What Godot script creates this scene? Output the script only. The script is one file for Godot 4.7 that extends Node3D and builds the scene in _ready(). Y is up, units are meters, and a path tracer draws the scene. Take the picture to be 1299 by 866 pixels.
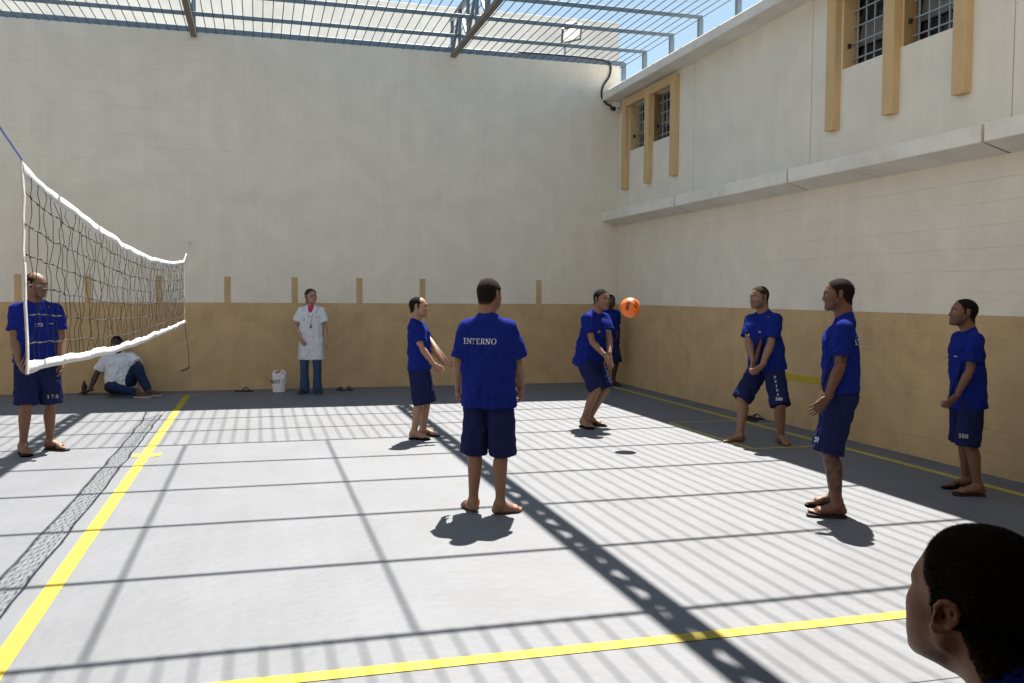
extends Node3D

# ------------------------------------------------------------------ world
# Origin: floor corner where the back wall (z = 0) meets the cell block wall (x = 0).
const CAM := Vector3(-6.287, 1.58, 15.3926)
const SUN_X := 0.215   # metres a shadow moves to -x per metre of height
const SUN_Z := 0.455   # metres a shadow moves to +z per metre of height

var mats := {}
var used := {}

func _ready() -> void:
	set_view()
	make_materials()
	build_setting()
	build_grille()
	build_net()
	build_props()
	build_people()

func set_view() -> void:
	var yaw := 0.2732
	var pitch := 0.0516
	var roll := 0.0066
	var f := Vector3(sin(yaw) * cos(pitch), -sin(pitch), -cos(yaw) * cos(pitch))
	var r := Vector3(cos(yaw), 0, sin(yaw))
	var u := r.cross(f)
	var cam := Camera3D.new()
	cam.name = "camera"
	cam.transform = Transform3D(Basis(r * cos(roll) + u * sin(roll), u * cos(roll) - r * sin(roll), -f), CAM)
	cam.fov = 41.356
	cam.near = 0.05
	cam.far = 400.0
	add_child(cam)
	cam.current = true
	var env := Environment.new()
	env.background_mode = Environment.BG_SKY
	var sky := Sky.new()
	var sm := ProceduralSkyMaterial.new()
	sm.sky_top_color = Color(0.50, 0.61, 0.74)
	sm.sky_horizon_color = Color(0.80, 0.92, 0.985)
	sm.sky_curve = 0.22
	sm.ground_bottom_color = Color(0.32, 0.31, 0.29)
	sm.ground_horizon_color = Color(0.55, 0.58, 0.6)
	sm.sun_angle_max = 0.0
	sky.sky_material = sm
	env.sky = sky
	env.background_energy_multiplier = 0.45
	env.tonemap_mode = Environment.TONE_MAPPER_LINEAR
	env.tonemap_exposure = 3.1
	env.sdfgi_enabled = true
	env.ssao_enabled = true
	env.ssil_enabled = true
	var we := WorldEnvironment.new()
	we.name = "environment"
	we.environment = env
	add_child(we)
	var sun := DirectionalLight3D.new()
	sun.name = "sun"
	sun.light_energy = 1.6
	sun.light_color = Color(1.0, 0.97, 0.92)
	sun.light_angular_distance = 0.5
	sun.shadow_enabled = true
	add_child(sun)
	sun.look_at_from_position(Vector3(0, 30, 0), Vector3(-SUN_X * 30.0, 0, SUN_Z * 30.0), Vector3.FORWARD)

# ------------------------------------------------------------------ helpers
func lin(r: float, g: float, b: float) -> Color:
	return Color(r, g, b).linear_to_srgb()

func noise_tex(freq: float, lo: Color, hi: Color, seed_: int, size := 512, oct := 4, kind := FastNoiseLite.TYPE_SIMPLEX_SMOOTH) -> NoiseTexture2D:
	var n := FastNoiseLite.new()
	n.noise_type = kind
	n.frequency = freq
	n.fractal_octaves = oct
	n.seed = seed_
	var t := NoiseTexture2D.new()
	t.width = size
	t.height = size
	t.seamless = true
	t.noise = n
	var g := Gradient.new()
	g.set_color(0, lo)
	g.set_color(1, hi)
	t.color_ramp = g
	return t

func bump_tex(freq: float, seed_: int, strength := 4.0, size := 512, oct := 4) -> NoiseTexture2D:
	var n := FastNoiseLite.new()
	n.frequency = freq
	n.fractal_octaves = oct
	n.seed = seed_
	var t := NoiseTexture2D.new()
	t.width = size
	t.height = size
	t.seamless = true
	t.as_normal_map = true
	t.bump_strength = strength
	t.noise = n
	return t

func plain(c: Color, rough := 0.8, metal := 0.0) -> StandardMaterial3D:
	var m := StandardMaterial3D.new()
	m.albedo_color = c
	m.roughness = rough
	m.metallic = metal
	return m

func rich(c: Color, rough: float, tex: Texture2D, scale: float, normal: Texture2D = null, ns := 0.5, metal := 0.0) -> StandardMaterial3D:
	var m := plain(c, rough, metal)
	m.albedo_texture = tex
	m.uv1_triplanar = true
	m.uv1_world_triplanar = true
	m.uv1_scale = Vector3.ONE * scale
	if normal:
		m.normal_enabled = true
		m.normal_texture = normal
		m.normal_scale = ns
	return m

# tone variation around 1, with streaks: a computed picture of brushed paint on block work
func paint_image(seed_: int, streak: float, blotch: float, grain: float, dirt: float) -> ImageTexture:
	var n := 512
	var a := FastNoiseLite.new()
	a.seed = seed_
	a.frequency = 0.011
	a.fractal_octaves = 4
	var b := FastNoiseLite.new()
	b.seed = seed_ + 7
	b.frequency = 0.03
	b.fractal_octaves = 3
	var c := FastNoiseLite.new()
	c.seed = seed_ + 13
	c.frequency = 0.35
	var im := Image.create(n, n, false, Image.FORMAT_RGB8)
	for y in n:
		var ay := TAU * y / n
		for x in n:
			var ax := TAU * x / n
			# wrap round a torus in two folds so that the picture tiles
			var v := a.get_noise_3d(cos(ax) * 80.0, sin(ax) * 80.0 + cos(ay) * 80.0, sin(ay) * 80.0) * blotch
			v += b.get_noise_3d(cos(ax) * 160.0, sin(ax) * 160.0, cos(ay) * 9.0 + sin(ay) * 7.0) * streak
			v += c.get_noise_2d(x, y) * grain
			var d := a.get_noise_3d(cos(ax) * 80.0 + 400.0, sin(ax) * 80.0 + cos(ay) * 80.0, sin(ay) * 80.0 + 90.0)
			d = maxf(0.0, d - 0.12) * dirt
			var t := clampf(0.93 + v - d, 0.0, 1.0)
			im.set_pixel(x, y, Color(t, t * (1.0 - d * 0.12), t * (1.0 - d * 0.3)))
	return ImageTexture.create_from_image(im)

func numbered(called: String) -> String:
	if not used.has(called):
		used[called] = 0
		return called
	used[called] += 1
	return "%s_%03d" % [called, used[called]]

func thing(called: String, label: String, category: String, at := Vector3.ZERO, turn := 0.0, group := "") -> Node3D:
	var o := Node3D.new()
	o.name = numbered(called)
	add_child(o)
	o.position = at
	o.rotation.y = turn
	tag(o, label, category, group)
	return o

func tag(o: Node, label: String, category: String, group := "") -> void:
	o.set_meta("label", label)
	o.set_meta("category", category)
	if group != "":
		o.set_meta("group", group)

func part(parent: Node, called: String, mesh: Mesh, mat: Material, at := Vector3.ZERO, basis_ := Basis.IDENTITY) -> MeshInstance3D:
	var o := MeshInstance3D.new()
	o.name = numbered(called) if parent == self else called
	o.mesh = mesh
	o.transform = Transform3D(basis_, at)
	if mat:
		o.material_override = mat
	parent.add_child(o, true)
	return o

func structure(called: String, mesh: Mesh, mat: Material, at := Vector3.ZERO) -> MeshInstance3D:
	var o := part(self, called, mesh, mat, at)
	o.set_meta("kind", "structure")
	return o

var box_cache := {}
func boxm(size: Vector3, bevel := 0.0) -> Mesh:
	var key := [size, bevel]
	if box_cache.has(key):
		return box_cache[key]
	var m: Mesh
	if bevel <= 0.0:
		var b := BoxMesh.new()
		b.size = size
		m = b
	else:
		m = bevel_box(size, bevel)
	box_cache[key] = m
	return m

func bevel_box(s: Vector3, c: float) -> ArrayMesh:
	# chamfered box: 6 faces, 12 edge strips, 8 corner triangles
	var st := SurfaceTool.new()
	st.begin(Mesh.PRIMITIVE_TRIANGLES)
	var h := s * 0.5
	var pt := func(sx: float, sy: float, sz: float, ax: int) -> Vector3:
		var v := Vector3(sx * h.x, sy * h.y, sz * h.z)
		if ax != 0: v.x -= sx * c
		if ax != 1: v.y -= sy * c
		if ax != 2: v.z -= sz * c
		return v
	var tri := func(a: Vector3, b: Vector3, d: Vector3) -> void:
		var n := (d - a).cross(b - a)
		if n.dot(a + b + d) < 0.0:
			var w := b
			b = d
			d = w
			n = -n
		n = n.normalized()
		for v in [a, b, d]:
			st.set_normal(n)
			st.add_vertex(v)
	var q := func(a: Vector3, b: Vector3, d: Vector3, e: Vector3) -> void:
		tri.call(a, b, d)
		tri.call(a, d, e)
	for sg in [-1.0, 1.0]:
		q.call(pt.call(sg, -1, -1, 0), pt.call(sg, 1, -1, 0), pt.call(sg, 1, 1, 0), pt.call(sg, -1, 1, 0))
		q.call(pt.call(-1, sg, -1, 1), pt.call(1, sg, -1, 1), pt.call(1, sg, 1, 1), pt.call(-1, sg, 1, 1))
		q.call(pt.call(-1, -1, sg, 2), pt.call(1, -1, sg, 2), pt.call(1, 1, sg, 2), pt.call(-1, 1, sg, 2))
		for sh in [-1.0, 1.0]:
			q.call(pt.call(sg, sh, -1, 0), pt.call(sg, sh, 1, 0), pt.call(sg, sh, 1, 1), pt.call(sg, sh, -1, 1))
			q.call(pt.call(-1, sg, sh, 1), pt.call(1, sg, sh, 1), pt.call(1, sg, sh, 2), pt.call(-1, sg, sh, 2))
			q.call(pt.call(sg, -1, sh, 0), pt.call(sg, 1, sh, 0), pt.call(sg, 1, sh, 2), pt.call(sg, -1, sh, 2))
			for si in [-1.0, 1.0]:
				tri.call(pt.call(sg, sh, si, 0), pt.call(sg, sh, si, 1), pt.call(sg, sh, si, 2))
	return st.commit()

func box(parent: Node, called: String, lo: Vector3, hi: Vector3, mat: Material, bevel := 0.0) -> MeshInstance3D:
	return part(parent, called, boxm((hi - lo).abs(), bevel), mat, (lo + hi) * 0.5)

# a bar of rectangular section between two points
func bar(parent: Node, called: String, a: Vector3, b: Vector3, w: float, t: float, mat: Material, up := Vector3.UP) -> MeshInstance3D:
	var d := b - a
	var y := d.normalized()
	var x := y.cross(up)
	if x.length() < 0.01:
		x = y.cross(Vector3.RIGHT)
	x = x.normalized()
	return part(parent, called, boxm(Vector3(w, snappedf(d.length(), 0.0001), t)), mat, (a + b) * 0.5, Basis(x, y, x.cross(y)))

# sweep: tube through points with a radius for each, round caps left open or closed
func tube_arrays(st: SurfaceTool, pts: PackedVector3Array, rad: PackedFloat32Array, segs := 8, flat := 1.0, side := Vector3.ZERO, caps := true, col := Color.WHITE) -> void:
	var n := pts.size()
	var rings := []
	var ref := side
	for i in n:
		var d := (pts[mini(i + 1, n - 1)] - pts[maxi(i - 1, 0)]).normalized()
		var u := ref - d * ref.dot(d)
		if u.length() < 0.05:
			u = d.cross(Vector3.UP if absf(d.y) < 0.9 else Vector3.RIGHT)
		u = u.normalized()
		ref = u
		var v := d.cross(u)
		var ring := []
		for k in segs:
			var an := TAU * k / segs
			var off := u * cos(an) + v * sin(an) * flat
			ring.append([pts[i] + off * rad[i], (u * cos(an) + v * sin(an) / flat).normalized()])
		rings.append(ring)
	for i in n - 1:
		for k in segs:
			var k2 := (k + 1) % segs
			var a = rings[i][k]
			var b = rings[i][k2]
			var c = rings[i + 1][k2]
			var e = rings[i + 1][k]
			for w in [a, c, b, a, e, c]:
				st.set_color(col)
				st.set_normal(w[1])
				st.add_vertex(w[0])
	if caps:
		for end in [0, n - 1]:
			var d := (pts[0] - pts[1]).normalized() if end == 0 else (pts[n - 1] - pts[n - 2]).normalized()
			for k in segs:
				var k2 := (k + 1) % segs
				var tri := [pts[end], rings[end][k][0], rings[end][k2][0]]
				if end != 0:
					tri = [pts[end], rings[end][k2][0], rings[end][k][0]]
				for w in tri:
					st.set_color(col)
					st.set_normal(d)
					st.add_vertex(w)

func tube(pts: Array, r: float, segs := 8) -> ArrayMesh:
	var st := SurfaceTool.new()
	st.begin(Mesh.PRIMITIVE_TRIANGLES)
	var rad := PackedFloat32Array()
	for i in pts.size():
		rad.append(r)
	tube_arrays(st, PackedVector3Array(pts), rad, segs)
	return st.commit()

func curve_pts(ctrl: Array, per := 6) -> PackedVector3Array:
	# Catmull-Rom through the control points
	var o := PackedVector3Array()
	var n := ctrl.size()
	for i in n - 1:
		var p0: Vector3 = ctrl[maxi(i - 1, 0)]
		var p1: Vector3 = ctrl[i]
		var p2: Vector3 = ctrl[i + 1]
		var p3: Vector3 = ctrl[mini(i + 2, n - 1)]
		for k in per:
			o.append(p1.cubic_interpolate(p2, p0, p3, float(k) / per))
	o.append(ctrl[n - 1])
	return o

# ------------------------------------------------------------------ materials
func make_materials() -> void:
	var plaster := bump_tex(0.05, 5, 3.0)
	var pt := paint_image(3, 0.014, 0.035, 0.012, 0.0)
	var pt2 := paint_image(21, 0.02, 0.06, 0.016, 0.06)
	mats.white_wall = rich(lin(0.86, 0.79, 0.665), 0.85, pt, 0.33, plaster, 0.25)
	mats.beige_wall = rich(lin(0.61, 0.42, 0.215), 0.8, pt2, 0.41, plaster, 0.3)
	mats.smooth_wall = rich(lin(0.88, 0.825, 0.71), 0.85, pt, 0.27, plaster, 0.18)
	mats.cornice = rich(lin(0.88, 0.84, 0.755), 0.85, pt2, 0.3, plaster, 0.2)
	mats.ochre = rich(lin(0.68, 0.47, 0.235), 0.75, pt, 0.5, plaster, 0.2)
	mats.joint = plain(lin(0.46, 0.37, 0.25), 0.95)
	mats.mortar = plain(lin(0.74, 0.69, 0.59), 0.95)
	mats.mortar_beige = plain(lin(0.45, 0.31, 0.16), 0.95)
	var ft := paint_image(51, 0.02, 0.04, 0.03, 0.05)
	mats.floor = rich(lin(0.130, 0.141, 0.164), 0.6, ft, 0.23, bump_tex(0.08, 9, 3.0), 0.1)
	mats.far_wall = rich(lin(0.72, 0.71, 0.68), 0.9, pt2, 0.15, plaster, 0.2)
	mats.yellow = rich(lin(0.40, 0.31, 0.012), 0.6, ft, 0.6, bump_tex(0.08, 9, 3.0), 0.2)
	mats.yellow_old = rich(lin(0.50, 0.41, 0.06), 0.7, pt2, 0.9)
	mats.wall_yellow = rich(lin(0.55, 0.40, 0.02), 0.7, pt2, 0.9)
	mats.steel = rich(lin(0.17, 0.22, 0.26), 0.5, pt2, 1.7, null, 0.5, 0.2)
	mats.rod = plain(lin(0.06, 0.075, 0.085), 0.55, 0.3)
	mats.chord = rich(lin(0.25, 0.22, 0.18), 0.7, pt2, 2.0, null, 0.5, 0.2)
	mats.black = plain(lin(0.012, 0.012, 0.013), 0.5)
	mats.bar_steel = plain(lin(0.36, 0.42, 0.46), 0.5, 0.3)
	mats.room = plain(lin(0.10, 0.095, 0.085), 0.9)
	mats.white_plastic = plain(lin(0.75, 0.75, 0.74), 0.4)
	mats.tape = rich(lin(0.84, 0.84, 0.86), 0.7, noise_tex(0.05, Color(0.86, 0.86, 0.86), Color.WHITE, 4, 256), 6.0, bump_tex(0.06, 31, 6.0, 256), 0.7)
	mats.cord = plain(lin(0.018, 0.016, 0.014), 0.8)
	mats.blue_rope = plain(lin(0.20, 0.24, 0.62), 0.7)
	mats.dark_glass = plain(lin(0.02, 0.022, 0.025), 0.15)
	mats.louvre = plain(lin(0.16, 0.16, 0.155), 0.4)
	mats.crack = plain(lin(0.04, 0.04, 0.04), 0.9)

# ------------------------------------------------------------------ setting
const LEFT := -14.7
const NEAR := 17.2

func sheet(x0: float, z0: float, x1: float, z1: float, y: float) -> ArrayMesh:
	var st := SurfaceTool.new()
	st.begin(Mesh.PRIMITIVE_TRIANGLES)
	for v in [[x0, z0], [x1, z0], [x1, z1], [x0, z0], [x1, z1], [x0, z1]]:
		st.set_normal(Vector3.UP)
		st.set_uv(Vector2(v[0], v[1]))
		st.add_vertex(Vector3(v[0], y, v[1]))
	return st.commit()

func quad_strip(a: Vector2, b: Vector2, w: float, y: float, wobble := 0.0, seed_ := 1) -> ArrayMesh:
	# a painted line: a thin sheet with hand-masked edges
	var st := SurfaceTool.new()
	st.begin(Mesh.PRIMITIVE_TRIANGLES)
	var rg := RandomNumberGenerator.new()
	rg.seed = seed_
	var d := (b - a).normalized()
	var s := Vector2(-d.y, d.x) * w * 0.5
	var n := int(maxf(2.0, (b - a).length() / 0.12))
	var prev := []
	for i in n + 1:
		var c := a.lerp(b, float(i) / n)
		var l := c + s * (1.0 + rg.randf_range(-1, 1) * wobble)
		var r := c - s * (1.0 + rg.randf_range(-1, 1) * wobble)
		if prev:
			for v in [prev[0], prev[1], r, prev[0], r, l]:
				st.set_normal(Vector3.UP)
				st.add_vertex(Vector3(v.x, y, v.y))
		prev = [l, r]
	return st.commit()

func build_setting() -> void:
	# ground: one sheet for the yard and the land round it
	var g := structure("ground", sheet(-120, -120, 120, 120, -0.03), plain(lin(0.36, 0.33, 0.29), 0.95))
	g.set_meta("label", "bare ground outside the yard walls")
	var fl := structure("court_floor", boxm(Vector3(-LEFT + 0.3, 0.1, NEAR + 0.2)), mats.floor, Vector3(LEFT * 0.5, -0.05, NEAR * 0.5))
	fl.set_meta("label", "grey painted concrete court floor")
	# painted court lines, each a sheet of its own
	var lines := [
		["centre_line", Vector2(-7.355, 0.62), Vector2(-7.355, 13.4), 0.092, "yellow", 0.003, "broad yellow centre line under the net"],
		["side_line", Vector2(LEFT + 0.4, 11.655), Vector2(-0.42, 11.655), 0.092, "yellow", 0.004, "yellow side line nearest the camera"],
		["side_line", Vector2(LEFT + 0.4, 0.62), Vector2(-0.42, 0.62), 0.035, "yellow_old", 0.004, "thin worn yellow line along the back wall"],
		["end_line", Vector2(-0.39, 0.5), Vector2(-0.39, 13.2), 0.085, "yellow_old", 0.008, "worn yellow line along the cell block wall"],
		["box_line", Vector2(-1.40, 5.13), Vector2(-0.44, 5.17), 0.045, "yellow_old", 0.008, "far side of the small yellow floor rectangle"],
		["box_line", Vector2(-1.385, 5.17), Vector2(-1.365, 7.08), 0.05, "yellow_old", 0.008, "long side of the small yellow floor rectangle"],
		["box_line", Vector2(-1.385, 7.11), Vector2(-0.44, 7.11), 0.05, "yellow_old", 0.008, "near side of the small yellow floor rectangle"],
		["box_line", Vector2(-0.35, 5.47), Vector2(-0.10, 5.53), 0.04, "yellow_old", 0.02, "short yellow line running to the wall"],
		["cross_mark", Vector2(-7.475, 6.05), Vector2(-7.413, 6.05), 0.19, "yellow", 0.3, "yellow dab beside the centre line"],
		["cross_mark", Vector2(-7.297, 6.05), Vector2(-7.215, 6.05), 0.19, "yellow", 0.3, "yellow dab on the right of the centre line"],
	]
	var y := 0.002
	for i in lines.size():
		var l = lines[i]
		var o := structure(l[0], quad_strip(l[1], l[2], l[3], y if l[0] in ["centre_line", "end_line"] else y + 0.0015, l[5], i + 5), mats[l[4]])
		o.set_meta("label", l[6])
	var crack := structure("floor_joint", quad_strip(Vector2(-5.6, 12.32), Vector2(-1.2, 12.36), 0.005, 0.0015, 0.8, 77), mats.crack)
	crack.set_meta("label", "hairline crack across the floor")

	# back wall: painted block courses on a core, joints recessed
	var rg := RandomNumberGenerator.new()
	rg.seed = 11
	var bw := thing("back_wall", "tall block wall at the back, beige below and off-white above", "wall")
	box(bw, "wall_core", Vector3(LEFT - 0.2, -0.03, -0.22), Vector3(0.0, 1.42, -0.006), mats.mortar_beige)
	box(bw, "wall_core", Vector3(LEFT - 0.2, 1.42, -0.22), Vector3(0.0, 5.66, -0.006), mats.mortar)
	for k in 28:
		var y0 := 0.203 * k + (0.0 if k else -0.02)
		var out := rg.randf_range(-0.0008, 0.0008)
		box(bw, "block_course", Vector3(LEFT, y0 + 0.0007, -0.02), Vector3(-0.002, 0.203 * (k + 1) - 0.0007, out), mats.beige_wall if k < 7 else mats.white_wall, 0.0006)
	box(bw, "corner_pier", Vector3(-0.05, 2.8, -0.21), Vector3(0.26, 5.05, -0.0025), mats.white_wall)
	box(bw, "wall_cap", Vector3(LEFT - 0.2, 5.66, -0.22), Vector3(0.0, 5.705, -0.0035), mats.white_wall)
	for x in [-13.95, -12.95, -11.9, -10.87, -9.83, -8.845, -7.81, -6.77, -5.71, -4.65, -3.575, -2.52, -1.485]:
		box(bw, "paint_stripe", Vector3(x - 0.05, 1.4185, -0.003), Vector3(x + 0.05, 1.845, 0.0045), mats.beige_wall)
	# left wall and the walkway behind the camera close the yard
	var lw := thing("side_wall", "off-white block wall closing the left end of the yard", "wall")
	box(lw, "wall_core", Vector3(LEFT - 0.2, -0.03, -0.0), Vector3(LEFT, 5.705, NEAR), mats.mortar)
	for k in 28:
		box(lw, "block_course", Vector3(LEFT - 0.01, 0.203 * k + 0.0025, 0.01), Vector3(LEFT + 0.008, 0.203 * (k + 1) - 0.0025, NEAR - 0.4), mats.beige_wall if k < 7 else mats.white_wall, 0.002)
	var ww := thing("covered_walkway", "concrete canopy on columns along the near side of the yard", "canopy")
	box(ww, "roof_slab", Vector3(LEFT, 3.2, 12.2), Vector3(-0.35, 3.4, NEAR), mats.cornice, 0.01)
	box(ww, "rear_wall", Vector3(LEFT, 0.0, NEAR - 0.2), Vector3(-0.01, 3.2, NEAR), mats.beige_wall)
	box(ww, "upper_wall", Vector3(LEFT, 3.4, 12.3), Vector3(-0.35, 6.4, 12.5), mats.white_wall)
	for x in [-12.6, -9.6, -1.2]:
		box(ww, "column", Vector3(x - 0.12, 0.0, 12.35), Vector3(x + 0.12, 3.2, 12.59), mats.ochre, 0.01)
	build_cell_block()
	# building beyond the back wall
	var fb := thing("far_building", "pale rendered building rising behind the back wall", "building")
	box(fb, "wall", Vector3(-34, -0.03, -14), Vector3(2.43, 8.22, -6.0), mats.far_wall)
	box(fb, "lower_roof", Vector3(-34, 5.2, -5.97), Vector3(0.0, 5.4, -0.24), mats.cornice)
	box(fb, "roof_edge", Vector3(-34.05, 8.22, -14.05), Vector3(2.43, 8.37, -5.98), mats.far_wall, 0.01)

func build_cell_block() -> void:
	var b := thing("cell_block", "two-storey off-white block with barred windows and ochre fins", "building")
	var rg := RandomNumberGenerator.new()
	rg.seed = 23
	box(b, "wall_core", Vector3(0.006, -0.03, -0.22), Vector3(0.25, 1.42, NEAR), mats.mortar_beige)
	box(b, "wall_core", Vector3(0.006, 1.42, -0.22), Vector3(0.25, 2.84, NEAR), mats.mortar)
	for k in 14:
		var y0 := 0.203 * k + (0.0 if k else -0.02)
		var out := rg.randf_range(-0.0008, 0.0008)
		box(b, "block_course", Vector3(out, y0 + 0.0007, 0.0), Vector3(0.02, minf(0.203 * (k + 1) - 0.0007, 2.838), NEAR), mats.beige_wall if k < 7 else mats.white_wall, 0.0006)
	box(b, "painted_band", Vector3(-0.004, 0.555, 5.1), Vector3(0.003, 0.632, 6.55), mats.wall_yellow)
	# projecting ledge, cast in 3 m lengths: a sloped underside
	var zs := [0.0, 2.945, 5.945, 8.925, 11.93, 14.9, NEAR]
	for i in zs.size() - 1:
		var z0: float = zs[i] + (0.0 if i == 0 else 0.018)
		var z1: float = zs[i + 1] - 0.018
		var prof := [Vector2(0.0, 2.835), Vector2(-0.29, 2.915), Vector2(-0.295, 2.922), Vector2(-0.295, 3.068), Vector2(-0.288, 3.075), Vector2(0.0, 3.095)]
		part(b, "ledge", extrude_z(prof, z0, z1), mats.cornice)
	box(b, "ledge_core", Vector3(0.0, 2.85, 0.0), Vector3(0.25, 3.09, NEAR), mats.joint)
	# upper storey: panels with an opening for each pair of windows
	for i in 6:
		var z0: float = zs[i] + (0.0 if i == 0 else 0.006)
		var z1: float = zs[i + 1] - 0.006
		upper_panel(b, z0, z1, [0.52, 6.52, 12.5][i / 2] if i % 2 == 0 else -1.0)
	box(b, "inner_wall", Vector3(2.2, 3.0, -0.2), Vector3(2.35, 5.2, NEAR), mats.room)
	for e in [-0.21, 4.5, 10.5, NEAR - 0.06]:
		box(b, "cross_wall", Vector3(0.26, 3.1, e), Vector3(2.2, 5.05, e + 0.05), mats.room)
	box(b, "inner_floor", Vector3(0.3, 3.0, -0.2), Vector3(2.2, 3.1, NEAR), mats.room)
	# cornice
	var cz := [0.0, 5.945, 11.93, NEAR]
	for i in 3:
		var prof := [Vector2(2.5, 5.06), Vector2(-0.32, 5.06), Vector2(-0.33, 5.07), Vector2(-0.33, 5.19), Vector2(-0.32, 5.205), Vector2(2.5, 5.24)]
		part(b, "cornice", extrude_z(prof, cz[i] + (-0.24 if i == 0 else 0.004), cz[i + 1] - 0.004), mats.cornice)
	part(b, "junction_box", boxm(Vector3(0.14, 0.17, 0.09), 0.008), mats.white_plastic, Vector3(-0.075, 4.97, 0.05))
	window_pair(b, 0.3)
	window_pair(b, 6.3)
	window_pair(b, 12.3)

func extrude_z(prof: Array, z0: float, z1: float) -> ArrayMesh:
	var st := SurfaceTool.new()
	st.begin(Mesh.PRIMITIVE_TRIANGLES)
	var n := prof.size()
	var poly := PackedVector2Array(prof)
	var area := 0.0
	for i in n:
		area += poly[i].cross(poly[(i + 1) % n])
	if area < 0.0:
		poly.reverse()
	for i in n:
		var a := poly[i]
		var c := poly[(i + 1) % n]
		var d := (c - a).normalized()
		var nn := Vector3(d.y, -d.x, 0)
		for v in [[a, z0], [c, z1], [c, z0], [a, z0], [a, z1], [c, z1]]:
			st.set_normal(nn)
			st.add_vertex(Vector3(v[0].x, v[0].y, v[1]))
	var idx := Geometry2D.triangulate_polygon(poly)
	for e in [[z0, -1.0], [z1, 1.0]]:
		for i in range(0, idx.size(), 3):
			var t := [idx[i], idx[i + 1], idx[i + 2]]
			var cr := (poly[t[1]] - poly[t[0]]).cross(poly[t[2]] - poly[t[0]])
			if cr * e[1] > 0.0:
				t.reverse()
			for k in t:
				st.set_normal(Vector3(0, 0, e[1]))
				st.add_vertex(Vector3(poly[k].x, poly[k].y, e[0]))
	return st.commit()

# one 3 m panel of the upper storey; w0 >= 0 puts two window openings in it
func upper_panel(b: Node3D, z0: float, z1: float, w0: float) -> void:
	var y0 := 3.09
	var y1 := 5.06
	var x0 := 0.004
	var x1 := 0.2
	if w0 < 0.0:
		box(b, "wall_panel", Vector3(x0, y0, z0), Vector3(x1, y1, z1), mats.smooth_wall)
		return
	# wall built from pieces round the two openings: sill 4.11, head 4.9
	var w := [w0, w0 + 0.76, w0 + 1.0, w0 + 1.74]
	box(b, "wall_panel", Vector3(x0, y0, z0), Vector3(x1, 4.11, z1), mats.smooth_wall)
	box(b, "wall_panel", Vector3(x0, 4.9, z0), Vector3(x1, y1, z1), mats.smooth_wall)
	box(b, "wall_panel", Vector3(x0, 4.11, z0), Vector3(x1, 4.9, w[0]), mats.smooth_wall)
	box(b, "wall_panel", Vector3(x0, 4.11, w[1]), Vector3(x1, 4.9, w[2]), mats.ochre)
	box(b, "wall_panel", Vector3(x0, 4.11, w[3]), Vector3(x1, 4.9, z1), mats.smooth_wall)

func window_pair(b: Node3D, z: float) -> void:
	# three fins and a lintel, two barred openings
	var w := Node3D.new()
	w.name = "window"
	b.add_child(w, true)
	w.set_meta("label", "pair of barred windows between ochre fins")
	for k in 3:
		var zc: float = z + 0.12 + k * 0.975
		box(w, "fin", Vector3(-0.085, 3.45, zc - 0.08), Vector3(0.004, 5.0, zc + 0.08), mats.ochre, 0.006)
	box(w, "lintel", Vector3(-0.08, 4.88, z + 0.2), Vector3(0.0035, 5.0, z + 1.015), mats.ochre)
	box(w, "lintel", Vector3(-0.08, 4.88, z + 1.175), Vector3(0.0035, 5.0, z + 1.99), mats.ochre)
	for k in 2:
		var a: float = z + 0.22 + k * 0.98
		var e: float = a + (0.76 if k == 0 else 0.74)
		# reveals painted ochre
		box(w, "reveal", Vector3(0.003, 4.113, a + 0.001), Vector3(0.198, 4.885, a + 0.02), mats.ochre)
		box(w, "reveal", Vector3(0.003, 4.113, e - 0.02), Vector3(0.198, 4.885, e - 0.001), mats.ochre)
		for j in 5:
			var zz := a + 0.02 + (e - a - 0.04) * (j + 0.5) / 5.0
			bar(w, "upright_bar", Vector3(0.13, 4.111, zz), Vector3(0.13, 4.899, zz), 0.014, 0.014, mats.bar_steel)
		for j in 4:
			var yy := 4.22 + j * 0.175
			bar(w, "cross_bar", Vector3(0.115, yy, a - 0.0), Vector3(0.115, yy, e + 0.0), 0.012, 0.012, mats.bar_steel)
		# window behind the bars: dark louvred glass
		for j in 3:
			part(w, "louvre", boxm(Vector3(0.008, 0.27, e - a - 0.05)), mats.dark_glass if j != 1 else mats.louvre, Vector3(0.215, 4.24 + j * 0.262, (a + e) * 0.5), Basis(Vector3.BACK, -0.12))
		box(w, "shutter_latch", Vector3(0.05, 4.34, a + 0.02), Vector3(0.085, 4.39, a + 0.05), mats.black, 0.004)

# ------------------------------------------------------------------ roof grille
const PURLIN_Z := [-0.1, 0.85, 1.9, 2.88, 4.0, 5.14, 6.32, 7.5, 8.68, 9.82, 10.95, 12.1]
const TRUSS_X := [-7.24, -3.05]

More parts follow.
